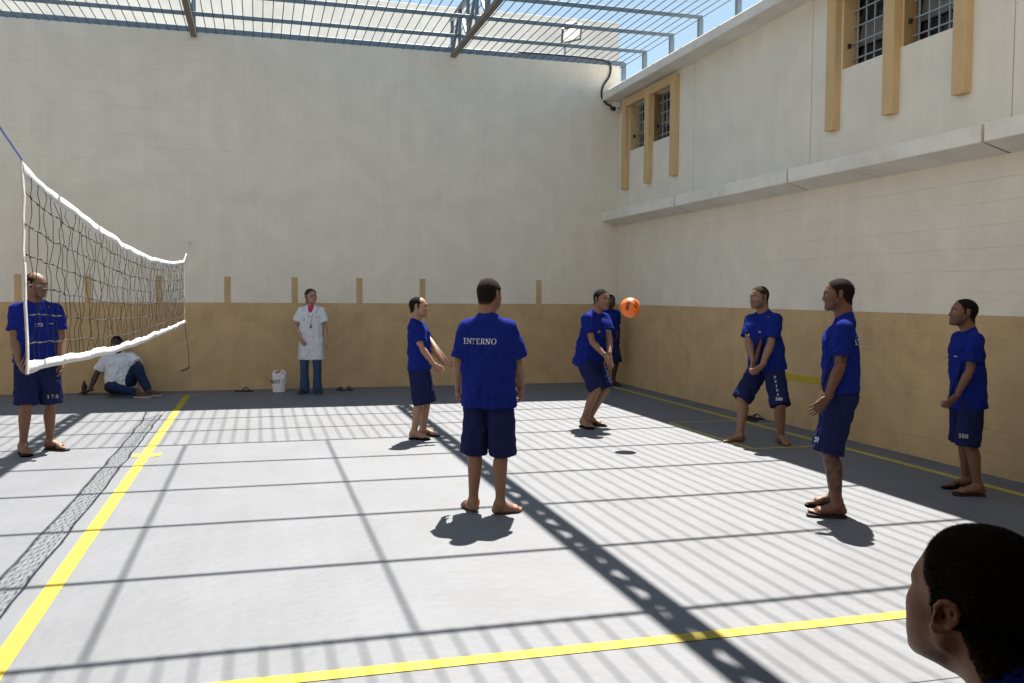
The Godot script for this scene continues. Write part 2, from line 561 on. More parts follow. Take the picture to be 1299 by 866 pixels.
func build_grille() -> void:
	var g := thing("roof_grille", "blue-grey steel security grille of rods and beams over the yard", "grille")
	for i in PURLIN_Z.size():
		var z: float = PURLIN_Z[i]
		var xr := 0.15
		if i == 0:
			box(g, "wall_beam", Vector3(LEFT, 5.705, -0.16), Vector3(0.10, 5.80, -0.02), mats.steel, 0.004)
			box(g, "post", Vector3(0.10, 5.23, -0.16), Vector3(0.17, 5.80, -0.09), mats.steel, 0.003)
			continue
		box(g, "purlin", Vector3(LEFT, 5.715, z - 0.012), Vector3(xr, 5.775, z + 0.012), mats.steel, 0.003)
		box(g, "post", Vector3(xr - 0.07, 5.235, z - 0.034), Vector3(xr, 5.714, z + 0.034), mats.steel, 0.003)
	# rods run from the back wall towards the camera, under the purlins;
	# the middle bay between the trusses has an open hatch
	var rodm := {}
	var z0 := -0.1
	var z1 := 12.15
	var x := LEFT + 0.1
	while x < 0.1:
		var spans := [[z0, z1]]
		if x > TRUSS_X[0] and x < TRUSS_X[1]:
			spans = [[z0, 2.9], [8.66, z1]]
		for s in spans:
			var len_: float = s[1] - s[0]
			if not rodm.has(len_):
				var c := CylinderMesh.new()
				c.top_radius = 0.0065
				c.bottom_radius = 0.0065
				c.height = len_
				c.radial_segments = 8
				c.rings = 0
				rodm[len_] = c
			part(g, "rod", rodm[len_], mats.rod, Vector3(x, 5.703, (s[0] + s[1]) * 0.5), Basis(Vector3.RIGHT, PI / 2))
		x += 0.1425
	for s in [-5.80, -4.36]:
		box(g, "hatch_rail", Vector3(s - 0.010, 5.69, 2.9), Vector3(s + 0.010, 5.713, 8.66), mats.steel)
	# lattice trusses
	for tx in TRUSS_X:
		var t := Node3D.new()
		t.name = "truss"
		g.add_child(t, true)
		t.set_meta("label", "lattice girder of two chords and zigzag web")
		box(t, "bottom_chord", Vector3(tx - 0.045, 5.62, -0.16), Vector3(tx + 0.045, 5.69, 12.2), mats.chord, 0.004)
		box(t, "top_chord", Vector3(tx - 0.04, 6.255, -0.16), Vector3(tx + 0.04, 6.315, 12.2), mats.steel, 0.004)
		var n := 20
		for k in n + 1:
			var z := lerpf(-0.1, 12.1, float(k) / n)
			bar(t, "upright", Vector3(tx, 5.69, z), Vector3(tx, 6.255, z), 0.05, 0.05, mats.steel, Vector3.BACK)
			if k < n:
				var zz := lerpf(-0.1, 12.1, float(k + 1) / n)
				var lo := Vector3(tx, 5.69, z)
				var hi := Vector3(tx, 6.255, zz)
				if k % 2 == 1:
					lo = Vector3(tx, 5.69, zz)
					hi = Vector3(tx, 6.255, z)
				bar(t, "diagonal", lo, hi, 0.045, 0.045, mats.steel, Vector3.RIGHT)

# ------------------------------------------------------------------ net
const NET_X := -7.25
const NET_TOP := [[2.42, 2.02], [3.4, 1.965], [4.58, 1.93], [6.43, 1.91], [7.91, 1.935], [8.95, 1.985], [9.73, 2.025], [10.25, 2.055], [10.62, 2.08], [11.09, 2.135]]
const NET_BOT := [[2.42, 1.16], [4.69, 1.15], [6.27, 1.148], [7.63, 1.15], [8.77, 1.162], [9.71, 1.19], [10.33, 1.21], [10.76, 1.225], [11.09, 1.225]]

func along(tab: Array, z: float) -> float:
	for i in tab.size() - 1:
		if z <= tab[i + 1][0]:
			return lerpf(tab[i][1], tab[i + 1][1], clampf((z - tab[i][0]) / (tab[i + 1][0] - tab[i][0]), 0, 1))
	return tab[-1][1]

func build_net() -> void:
	var nz := FastNoiseLite.new()
	nz.seed = 5
	nz.frequency = 1.0
	var net := thing("volleyball_net", "sagging black volleyball net with white tape edges across the court", "net")
	var za := 2.42
	var zb := 11.09
	# tapes: folded band with puckers
	for e in [["top_tape", NET_TOP, -1.0, 0.052], ["bottom_tape", NET_BOT, 1.0, 0.048]]:
		var st := SurfaceTool.new()
		st.begin(Mesh.PRIMITIVE_TRIANGLES)
		var n := 150
		var rows := []
		for i in n + 1:
			var z := lerpf(za, zb, float(i) / n)
			var y := along(e[1], z) + nz.get_noise_2d(z * 1.3, e[3] * 900.0) * 0.008
			var w: float = e[3] * (1.0 + nz.get_noise_2d(z * 2.2, 50.0) * 0.35)
			var tw := nz.get_noise_2d(z * 3.1, 80.0) * 0.009
			var cols := []
			# section: out over one side and back on the other
			for s in [[-0.004, 0.0], [-0.004 + tw, 0.5], [-0.003, 1.0], [0.003, 1.0], [0.004 + tw, 0.5], [0.004, 0.0]]:
				cols.append(Vector3(NET_X + s[0] + nz.get_noise_2d(z * 0.9, 20.0) * 0.02, y + e[2] * w * s[1], z))
			rows.append(cols)
		for i in n:
			for k in 6:
				var k2 := (k + 1) % 6
				var q := [rows[i][k], rows[i][k2], rows[i + 1][k2], rows[i + 1][k]]
				for v in [q[0], q[1], q[2], q[0], q[2], q[3]]:
					st.add_vertex(v)
		st.index()
		st.generate_normals()
		part(net, e[0], st.commit(), mats.tape)
	for z in [za, zb]:
		var pts := []
		for k in 13:
			var y := lerpf(along(NET_BOT, z), along(NET_TOP, z), k / 12.0)
			pts.append(Vector3(NET_X + nz.get_noise_2d(y * 3.0, z) * 0.01, y, z + nz.get_noise_2d(y * 3.0, z + 9.0) * 0.012))
		var st2 := SurfaceTool.new()
		st2.begin(Mesh.PRIMITIVE_TRIANGLES)
		var rad := PackedFloat32Array()
		for k in 13:
			rad.append(0.02)
		tube_arrays(st2, PackedVector3Array(pts), rad, 8, 0.25, Vector3.BACK)
		part(net, "side_tape", st2.commit(), mats.tape)
	# strings with knots
	var st3 := SurfaceTool.new()
	st3.begin(Mesh.PRIMITIVE_TRIANGLES)
	var cols_n := 64
	for i in range(1, cols_n):
		var z := lerpf(za, zb, float(i) / cols_n)
		var pts := PackedVector3Array()
		var rad := PackedFloat32Array()
		for k in 22:
			var f := k / 21.0
			var swing := sin(f * PI * 7.0 + i * 2.4) * 0.008 + nz.get_noise_2d(i * 7.3, f * 4.0) * 0.035
			if k == 0 or k == 21:
				swing = 0.0
			pts.append(Vector3(NET_X + nz.get_noise_2d(i * 3.1, f * 3.0 + 40.0) * 0.03, lerpf(along(NET_BOT, z) + 0.04, along(NET_TOP, z) - 0.04, f), z + swing))
			rad.append(0.0017)
		tube_arrays(st3, pts, rad, 4, 1.0, Vector3.ZERO, false)
	for r in 6:
		var f := (r + 1) / 7.0
		var pts := PackedVector3Array()
		var rad := PackedFloat32Array()
		for i in 193:
			var z := lerpf(za, zb, i / 192.0)
			var y := lerpf(along(NET_BOT, z), along(NET_TOP, z), f) + nz.get_noise_2d(z * 2.6, r * 13.0) * 0.014
			pts.append(Vector3(NET_X + nz.get_noise_2d(i * 1.1, f * 3.0 + 40.0) * 0.02, y, z))
			rad.append(0.0046 if i % 3 == 0 else 0.0017)
		tube_arrays(st3, pts, rad, 4, 1.0, Vector3.ZERO, false)
	part(net, "netting", st3.commit(), mats.cord)
	# ropes
	part(net, "rope", tube([Vector3(NET_X, 2.14, 11.1), Vector3(NET_X + 0.01, 2.33, 12.0), Vector3(NET_X + 0.02, 2.42, 12.36)], 0.005, 6), mats.blue_rope)
	part(net, "rope", tube(curve_pts([Vector3(NET_X, 2.02, 2.42), Vector3(NET_X - 0.03, 2.15, 1.5), Vector3(NET_X - 0.09, 2.37, 0.0)]), 0.008, 6), mats.tape)
	part(net, "rope", tube(curve_pts([Vector3(NET_X, 1.16, 2.42), Vector3(NET_X - 0.05, 0.75, 1.2), Vector3(NET_X - 0.12, 0.40, 0.01)]), 0.0035, 6), mats.cord)
	var hk := thing("wall_hook", "small dark hook on the beige wall holding the lower net cord", "hook", Vector3(-7.375, 0.39, 0.0))
	part(hk, "eye", tube(curve_pts([Vector3(0, 0, -0.002), Vector3(0, 0.0, 0.04), Vector3(-0.03, -0.03, 0.05), Vector3(-0.11, -0.06, 0.02), Vector3(-0.12, -0.07, 0.005)]), 0.007, 6), mats.cord)
	var hk2 := thing("wall_hook", "small steel hook on the white wall holding the upper net rope", "hook", Vector3(-7.34, 2.37, 0.0))
	part(hk2, "eye", tube(curve_pts([Vector3(0, 0.02, -0.002), Vector3(0, 0.02, 0.03), Vector3(0, -0.01, 0.04), Vector3(0, -0.03, 0.02)]), 0.008, 6), mats.bar_steel)
	var hk3 := thing("net_column", "ochre walkway column that holds the near net rope", "column", Vector3(-7.23, 0, 12.47))
	box(hk3, "shaft", Vector3(-0.1, 0.0, -0.1), Vector3(0.1, 3.199, 0.1), mats.ochre, 0.01)

# ------------------------------------------------------------------ props
func build_props() -> void:
	build_ball()
	build_floodlight()
	build_camera_and_cable()
	build_bag()
	build_bottle()
	var shoe := {"dark": plain(lin(0.02, 0.018, 0.018), 0.8), "strap": plain(lin(0.012, 0.012, 0.012), 0.6)}
	var spots := [
		[Vector3(-5.03, 0.001, 0.42), 0.25, "left one of the two dark flip-flops by the back wall", 1.0],
		[Vector3(-4.84, 0.001, 0.36), -0.2, "right one of the two dark flip-flops by the back wall", 1.0],
		[Vector3(-0.17, 0.001, 4.98), 0.5, "dark flip-flop leaning on its pair behind the man with clasped hands", -1.0],
		[Vector3(-0.30, 0.001, 5.10), 0.2, "dark flip-flop lying flat behind the man with clasped hands", 1.0],
		[Vector3(-6.6, 0.001, 0.3), 1.45, "single dark flip-flop on the floor between the net and the bag", 1.0],
	]
	for s in spots:
		var t := thing("flip_flop", s[2], "flip-flop", s[0], s[1], "flip-flops left by the walls")
		flip_flop(t, Transform3D(), s[3], shoe.dark, shoe.strap)

func sole_outline(side: float, grow := 0.0) -> PackedVector2Array:
	# plan of a sole, heel at z = -0.06, toe at z = 0.215; side +1 is a left foot
	var o := PackedVector2Array()
	var half := [[-0.062, 0.0], [-0.055, 0.022], [-0.035, 0.034], [0.0, 0.036], [0.05, 0.035], [0.1, 0.043], [0.14, 0.05], [0.175, 0.046], [0.2, 0.032], [0.213, 0.012], [0.215, 0.0]]
	for h in half:
		o.append(Vector2((h[1] + grow) * side + 0.006 * side * smoothstep(0.05, 0.2, h[0]), h[0] + grow * signf(h[0])))
	for i in range(half.size() - 2, 0, -1):
		var h = half[i]
		var w: float = h[1] * (0.86 if h[0] < 0.1 else 0.92) + grow
		o.append(Vector2(-w * side - 0.004 * side * smoothstep(0.05, 0.2, h[0]), h[0]))
	return o

func slab(poly: PackedVector2Array, y0: float, y1: float) -> ArrayMesh:
	var st := SurfaceTool.new()
	st.begin(Mesh.PRIMITIVE_TRIANGLES)
	var idx := Geometry2D.triangulate_polygon(poly)
	for e in [[y0, -1.0], [y1, 1.0]]:
		for i in idx:
			st.set_normal(Vector3(0, e[1], 0))
			st.add_vertex(Vector3(poly[i].x, e[0], poly[i].y))
	var n := poly.size()
	for i in n:
		var a := poly[i]
		var b := poly[(i + 1) % n]
		var nn := Vector3(b.y - a.y, 0, a.x - b.x).normalized()
		if nn.dot(Vector3(a.x, 0, a.y - 0.08)) < 0.0:
			nn = -nn
		for v in [[a, y0], [b, y0], [b, y1], [a, y0], [b, y1], [a, y1]]:
			st.set_normal(nn)
			st.add_vertex(Vector3(v[0].x, v[1], v[0].y))
	return st.commit()

func flip_flop(parent: Node3D, tr: Transform3D, side: float, sole_m: Material, strap_m: Material, foot_h := 0.045) -> void:
	var f := MeshInstance3D.new()
	f.name = "sole" if parent.has_meta("category") and parent.get_meta("category") == "flip-flop" else "flip_flop"
	f.mesh = slab(sole_outline(side, 0.006), 0.0, 0.016)
	f.material_override = sole_m
	f.transform = tr
	parent.add_child(f, true)
	var toe := Vector3(-0.012 * side, 0.016, 0.165)
	var mid := Vector3(-0.010 * side, 0.016 + foot_h, 0.128)
	var l := Vector3(0.036 * side, 0.014, 0.045)
	var r := Vector3(-0.032 * side, 0.014, 0.05)
	var st := SurfaceTool.new()
	st.begin(Mesh.PRIMITIVE_TRIANGLES)
	for e in [l, r]:
		var c := curve_pts([e, e.lerp(mid, 0.5) + Vector3(signf(e.x) * 0.012, foot_h * 0.33, 0), mid, toe], 4)
		var rad := PackedFloat32Array()
		for i in c.size():
			rad.append(0.008)
		tube_arrays(st, c, rad, 6, 0.5, Vector3.BACK)
	var s := MeshInstance3D.new()
	s.name = "strap"
	s.mesh = st.commit()
	s.material_override = strap_m
	f.add_child(s, true)

func build_ball() -> void:
	var r := 0.108
	var c := Vector3(-2.425, 1.45, 6.33)
	var t := thing("ball", "orange ball with black print flying past the receiving player", "ball", c)
	# panelled ball: print computed as a picture on a sphere
	var w := 512
	var im := Image.create(w, 256, false, Image.FORMAT_RGB8)
	im.fill(lin(0.90, 0.17, 0.015))
	var ink := Color(0.03, 0.025, 0.025)
	var nz := FastNoiseLite.new()
	nz.seed = 8
	nz.frequency = 0.06
	for y in 256:
		for x in w:
			var u := float(x)
			var v := float(y)
			# a rough black emblem: arched band, a stroke down and a short bar
			var on := false
			var d := Vector2(u - 270.0, (v - 100.0) * 1.0)
			var rr := d.length()
			if rr > 26.0 and rr < 66.0 and d.y < 4.0 and nz.get_noise_2d(u * 2.0, v * 2.0) > -0.08:
				on = true
			if absf(u - 224.0 + (v - 100.0) * 0.12) < 14.0 and v > 85.0 and v < 150.0 and nz.get_noise_2d(u * 2.0, v * 2.0) > -0.2:
				on = true
			var e := Vector2(u - 292.0, v - 118.0).rotated(-0.75)
			if absf(e.x) < 22.0 and absf(e.y) < 5.0:
				on = true
			if on:
				im.set_pixel(x, y, ink)
	var m := plain(Color.WHITE, 0.38)
	m.albedo_texture = ImageTexture.create_from_image(im)
	m.normal_enabled = true
	m.normal_texture = bump_tex(0.25, 12, 2.0, 256, 1)
	m.normal_scale = 0.15
	var st := SurfaceTool.new()
	st.begin(Mesh.PRIMITIVE_TRIANGLES)
	var nu := 48
	var nv := 24
	var p := func(i: int, j: int) -> void:
		var a := TAU * i / nu
		var b := PI * j / nv
		var n := Vector3(sin(a) * sin(b), cos(b), cos(a) * sin(b))
		# panel seams pressed in: three great circles of a volleyball
		var g := minf(minf(absf(n.x), absf(n.y)), absf(n.z))
		var q := n * (r - 0.0022 * (1.0 - smoothstep(0.0, 0.035, g)))
		st.set_normal(n)
		st.set_uv(Vector2(float(i) / nu, float(j) / nv))
		st.add_vertex(q)
	for i in nu:
		for j in nv:
			p.call(i, j); p.call(i + 1, j); p.call(i + 1, j + 1)
			p.call(i, j); p.call(i + 1, j + 1); p.call(i, j + 1)
	# the print (u about 0.5) turned to look towards the camera
	part(t, "shell", st.commit(), m, Vector3.ZERO, Basis(Vector3.UP, PI + atan2(CAM.x - c.x, CAM.z - c.z) + 0.12))
	var va := CylinderMesh.new()
	va.top_radius = 0.004
	va.bottom_radius = 0.005
	va.height = 0.006
	part(t, "valve", va, mats.black, Vector3(0.0, -r + 0.001, 0.0))

func build_floodlight() -> void:
	var t := thing("floodlight", "black framed floodlight on a short mast behind the back wall top", "floodlight", Vector3(-0.359, 6.676, -1.6), 0.35)
	var body := Node3D.new()
	var fr := Basis(Vector3.RIGHT, -0.85) * Basis(Vector3.UP, -0.42)
	var w := 0.215
	var d := 0.155
	for s in [-1.0, 1.0]:
		part(t, "frame", boxm(Vector3(w * 2.0, 0.05, 0.024), 0.003), mats.black, fr * Vector3(0, 0, s * d), fr)
		part(t, "frame", boxm(Vector3(0.024, 0.05, d * 2.0 - 0.024), 0.003), mats.black, fr * Vector3(s * (w - 0.012), 0, 0), fr)
	body.free()
	part(t, "reflector", boxm(Vector3(w * 2.0 - 0.05, 0.012, d * 2.0 - 0.03)), plain(lin(0.85, 0.85, 0.84), 0.6), fr * Vector3(0, 0.018, 0), fr)
	var gl := plain(Color(0.85, 0.9, 0.92, 0.18), 0.05)
	gl.transparency = BaseMaterial3D.TRANSPARENCY_ALPHA
	part(t, "glass", boxm(Vector3(w * 2.0 - 0.05, 0.004, d * 2.0 - 0.03)), gl, fr * Vector3(0, -0.012, 0), fr)
	part(t, "housing", boxm(Vector3(w * 2.0 - 0.04, 0.03, d * 2.0 - 0.02), 0.004), mats.black, fr * Vector3(0, 0.041, 0), fr)
	part(t, "driver_box", boxm(Vector3(0.25, 0.08, 0.08), 0.006), mats.black, fr * Vector3(-0.03, 0.0, d + 0.053), fr)
	part(t, "bracket", tube([Vector3(0.0, 0.0, -0.05), Vector3(0.0, -0.02, -0.16), Vector3(0, -0.1, -0.2)], 0.016, 6), mats.black)
	part(t, "mast", tube([Vector3(0, -0.1, -0.2), Vector3(0, -1.276, -0.2)], 0.02, 8), mats.steel)

func build_camera_and_cable() -> void:
	var t := thing("security_camera", "small dark round camera on a white box in the wall corner", "camera", Vector3(-0.17, 4.92, 0.004))
	part(t, "arm", tube([Vector3(0.03, 0.04, 0.04), Vector3(0.0, 0.02, 0.06), Vector3(0, 0, 0.1)], 0.012, 8), mats.white_plastic)
	var c := CylinderMesh.new()
	c.top_radius = 0.042
	c.bottom_radius = 0.036
	c.height = 0.10
	part(t, "housing", c, mats.black, Vector3(0, -0.01, 0.13), Basis(Vector3.RIGHT, PI / 2 + 0.25))
	var l := CylinderMesh.new()
	l.top_radius = 0.024
	l.bottom_radius = 0.024
	l.height = 0.008
	part(t, "lens", l, mats.dark_glass, Vector3(0, -0.023, 0.182), Basis(Vector3.RIGHT, PI / 2 + 0.25))
	part(t, "mount", boxm(Vector3(0.07, 0.07, 0.03), 0.005), mats.white_plastic, Vector3(0.06, 0.05, 0.012))
	var pts := curve_pts([Vector3(-1.9, 5.82, -0.05), Vector3(-0.9, 5.816, -0.03), Vector3(-0.55, 5.80, -0.01), Vector3(-0.26, 5.77, 0.02), Vector3(-0.175, 5.68, 0.02), Vector3(-0.20, 5.5, 0.018), Vector3(-0.31, 5.33, 0.018), Vector3(-0.345, 5.17, 0.018), Vector3(-0.30, 5.06, 0.018), Vector3(-0.2, 4.99, 0.02), Vector3(-0.07, 4.955, 0.03), Vector3(-0.045, 4.93, 0.1)], 6)
	var cb := part(self, "cable", tube(Array(pts), 0.017, 8), mats.black)
	tag(cb, "black cable looping down from the grille beam to the wall camera", "cable")

func build_bag() -> void:
	var t := thing("plastic_bag", "crumpled white plastic bag with dark print against the back wall", "bag", Vector3(-5.98, 0, 0.46))
	var nz := FastNoiseLite.new()
	nz.seed = 3
	nz.frequency = 5.0
	nz.fractal_octaves = 3
	nz.noise_type = FastNoiseLite.TYPE_CELLULAR
	var nu := 64
	var nv := 40
	var grid := []
	for j in nv + 1:
		var f := float(j) / nv
		var row := []
		for i in nu:
			var a := TAU * i / nu
			var w := 0.125 + 0.012 * sin(f * PI)
			if f < 0.12:
				w *= 0.72 + 0.28 * sqrt(f / 0.12)
			var top := 1.0
			if f > 0.9:
				top = 1.0 - (f - 0.9) * 9.2
			var v := Vector3(cos(a) * w * top, f * 0.34, sin(a) * w * 0.72 * top)
			if f > 0.9:
				v.y = 0.306 - 0.05 * (f - 0.9) * 10.0 * (1.0 - 0.6 * absf(cos(a * 2.0)))
			var k := nz.get_noise_3dv(v * 1.6) * 0.04 + nz.get_noise_3dv(v * 4.0 + Vector3.ONE) * 0.014
			v += Vector3(cos(a), 0.15, sin(a)) * k * smoothstep(0.0, 0.1, f)
			row.append(v)
		grid.append(row)
	var st := SurfaceTool.new()
	st.begin(Mesh.PRIMITIVE_TRIANGLES)
	for j in nv:
		for i in nu:
			var i2 := (i + 1) % nu
			for e in [[j, i], [j + 1, i], [j + 1, i2], [j, i], [j + 1, i2], [j, i2]]:
				st.add_vertex(grid[e[0]][e[1]])
	st.index()
	st.generate_normals()
	var m := plain(lin(0.74, 0.73, 0.75), 0.38)
	part(t, "sack", st.commit(), m)
	# two tied handles and the printed letters
	part(t, "handle", tube(Array(curve_pts([Vector3(-0.09, 0.29, 0.03), Vector3(-0.07, 0.335, 0.02), Vector3(-0.02, 0.325, 0.02), Vector3(0.0, 0.29, 0.03)])), 0.012, 8), m)
	part(t, "handle", tube(Array(curve_pts([Vector3(0.02, 0.29, -0.01), Vector3(0.05, 0.34, 0.0), Vector3(0.09, 0.32, 0.0), Vector3(0.1, 0.28, 0.01)])), 0.012, 8), m)
	var red := plain(lin(0.55, 0.06, 0.03), 0.6)
	part(t, "red_wrapper", boxm(Vector3(0.06, 0.02, 0.04), 0.006), red, Vector3(-0.03, 0.318, 0.045), Basis(Vector3(0.3, 1, 0.2).normalized(), 0.5))
	var tm := TextMesh.new()
	tm.text = "NOT"
	tm.font = sysfont("Droid Sans", 800)
	tm.font_size = 32
	tm.pixel_size = 0.0024
	tm.depth = 0.0
	var grid_at := func(x: float, y: float) -> float:
		var best := 0.0
		for j in nv + 1:
			for i in nu:
				var v: Vector3 = grid[j][i]
				if v.z > best and absf(v.x - x) < 0.014 and absf(v.y - y) < 0.014:
					best = v.z
		return best
	var lt := part(t, "print", drape_text(tm, func(q: Vector3) -> Vector3:
		var w := Vector3(q.x - 0.06, q.y + 0.165, 0)
		w.z = grid_at.call(w.x, w.y) + 0.003
		return w), plain(lin(0.03, 0.03, 0.04), 0.6))
	lt.set_meta("label", "dark printed letters")

func sysfont(face: String, weight := 700) -> SystemFont:
	var f := SystemFont.new()
	f.font_names = PackedStringArray([face])
	f.font_weight = weight
	return f

# every vertex of flat lettering is laid on a surface by f
func drape_text(tm: TextMesh, f: Callable) -> ArrayMesh:
	var arr := tm.get_mesh_arrays()
	var v: PackedVector3Array = arr[Mesh.ARRAY_VERTEX]
	var o := PackedVector3Array()
	for p in v:
		o.append(f.call(p))
	var idx = arr[Mesh.ARRAY_INDEX]
	var st := SurfaceTool.new()
	st.begin(Mesh.PRIMITIVE_TRIANGLES)
	if idx == null or idx.size() == 0:
		for q in o:
			st.add_vertex(q)
	else:
		for i in idx:
			st.add_vertex(o[i])
	st.generate_normals()
	return st.commit()

func build_bottle() -> void:
	var t := thing("water_bottle", "small black water bottle on the floor by the seated man", "bottle", Vector3(-8.89, 0.0, 0.2))
	var prof := [[0.0, 0.036], [0.012, 0.04], [0.12, 0.04], [0.145, 0.034], [0.16, 0.019], [0.168, 0.018]]
	var st := SurfaceTool.new()
	st.begin(Mesh.PRIMITIVE_TRIANGLES)
	var pts := PackedVector3Array()
	var rad := PackedFloat32Array()
	for q in prof:
		pts.append(Vector3(0, q[0], 0))
		rad.append(q[1])
	tube_arrays(st, pts, rad, 20)
	part(t, "flask", st.commit(), plain(lin(0.015, 0.017, 0.02), 0.35))
	var st2 := SurfaceTool.new()
	st2.begin(Mesh.PRIMITIVE_TRIANGLES)
	tube_arrays(st2, PackedVector3Array([Vector3(0, 0.167, 0), Vector3(0, 0.19, 0), Vector3(0, 0.193, 0), Vector3(0, 0.215, 0)]), PackedFloat32Array([0.021, 0.02, 0.009, 0.008]), 16)
	part(t, "cap", st2.commit(), mats.black)

# ------------------------------------------------------------------ figures: distance fields meshed as surface nets
class Hide:
	var v := PackedVector3Array()
	var n := PackedVector3Array()
	var c := PackedColorArray()
	var ix := PackedInt32Array()

	func loft(pts: PackedVector3Array, rad: PackedFloat32Array, segs: int, flat: float, side: Vector3, col: Color) -> void:
		var m := pts.size()
		var ref := side
		var base := v.size()
		for i in m:
			var d := (pts[mini(i + 1, m - 1)] - pts[maxi(i - 1, 0)]).normalized()
			var u := ref - d * ref.dot(d)
			u = (u if u.length() > 0.05 else d.cross(Vector3(0.3, 0.2, 0.9))).normalized()
			ref = u
			var w := d.cross(u)
			for k in segs:
				var a := TAU * k / segs
				var e := u * cos(a) + w * sin(a)
				v.append(pts[i] + (u * cos(a) + w * sin(a) * flat) * rad[i])
				n.append(e)
				c.append(col)
		for i in m - 1:
			for k in segs:
				var k2 := (k + 1) % segs
				var a := base + i * segs + k
				var b := base + i * segs + k2
				var e := a + segs
				var f := b + segs
				ix.append_array(PackedInt32Array([a, f, b, a, e, f]))

	func displace(f: Callable, up := 0.15) -> void:
		# cloth moves sideways more than along its hem
		for i in v.size():
			v[i] += Vector3(n[i].x, n[i].y * up, n[i].z) * f.call(v[i])
		renormal()

	func renormal() -> void:
		n.fill(Vector3.ZERO)
		for i in range(0, ix.size(), 3):
			var a := ix[i]
			var b := ix[i + 1]
			var d := ix[i + 2]
			var q := (v[d] - v[a]).cross(v[b] - v[a])
			n[a] += q
			n[b] += q
			n[d] += q
		for i in n.size():
			n[i] = n[i].normalized()

	func commit() -> ArrayMesh:
		var arr := []
		arr.resize(Mesh.ARRAY_MAX)
		arr[Mesh.ARRAY_VERTEX] = v
		arr[Mesh.ARRAY_NORMAL] = n
		arr[Mesh.ARRAY_COLOR] = c
		arr[Mesh.ARRAY_INDEX] = ix
		var m := ArrayMesh.new()
		m.add_surface_from_arrays(Mesh.PRIMITIVE_TRIANGLES, arr)
		return m

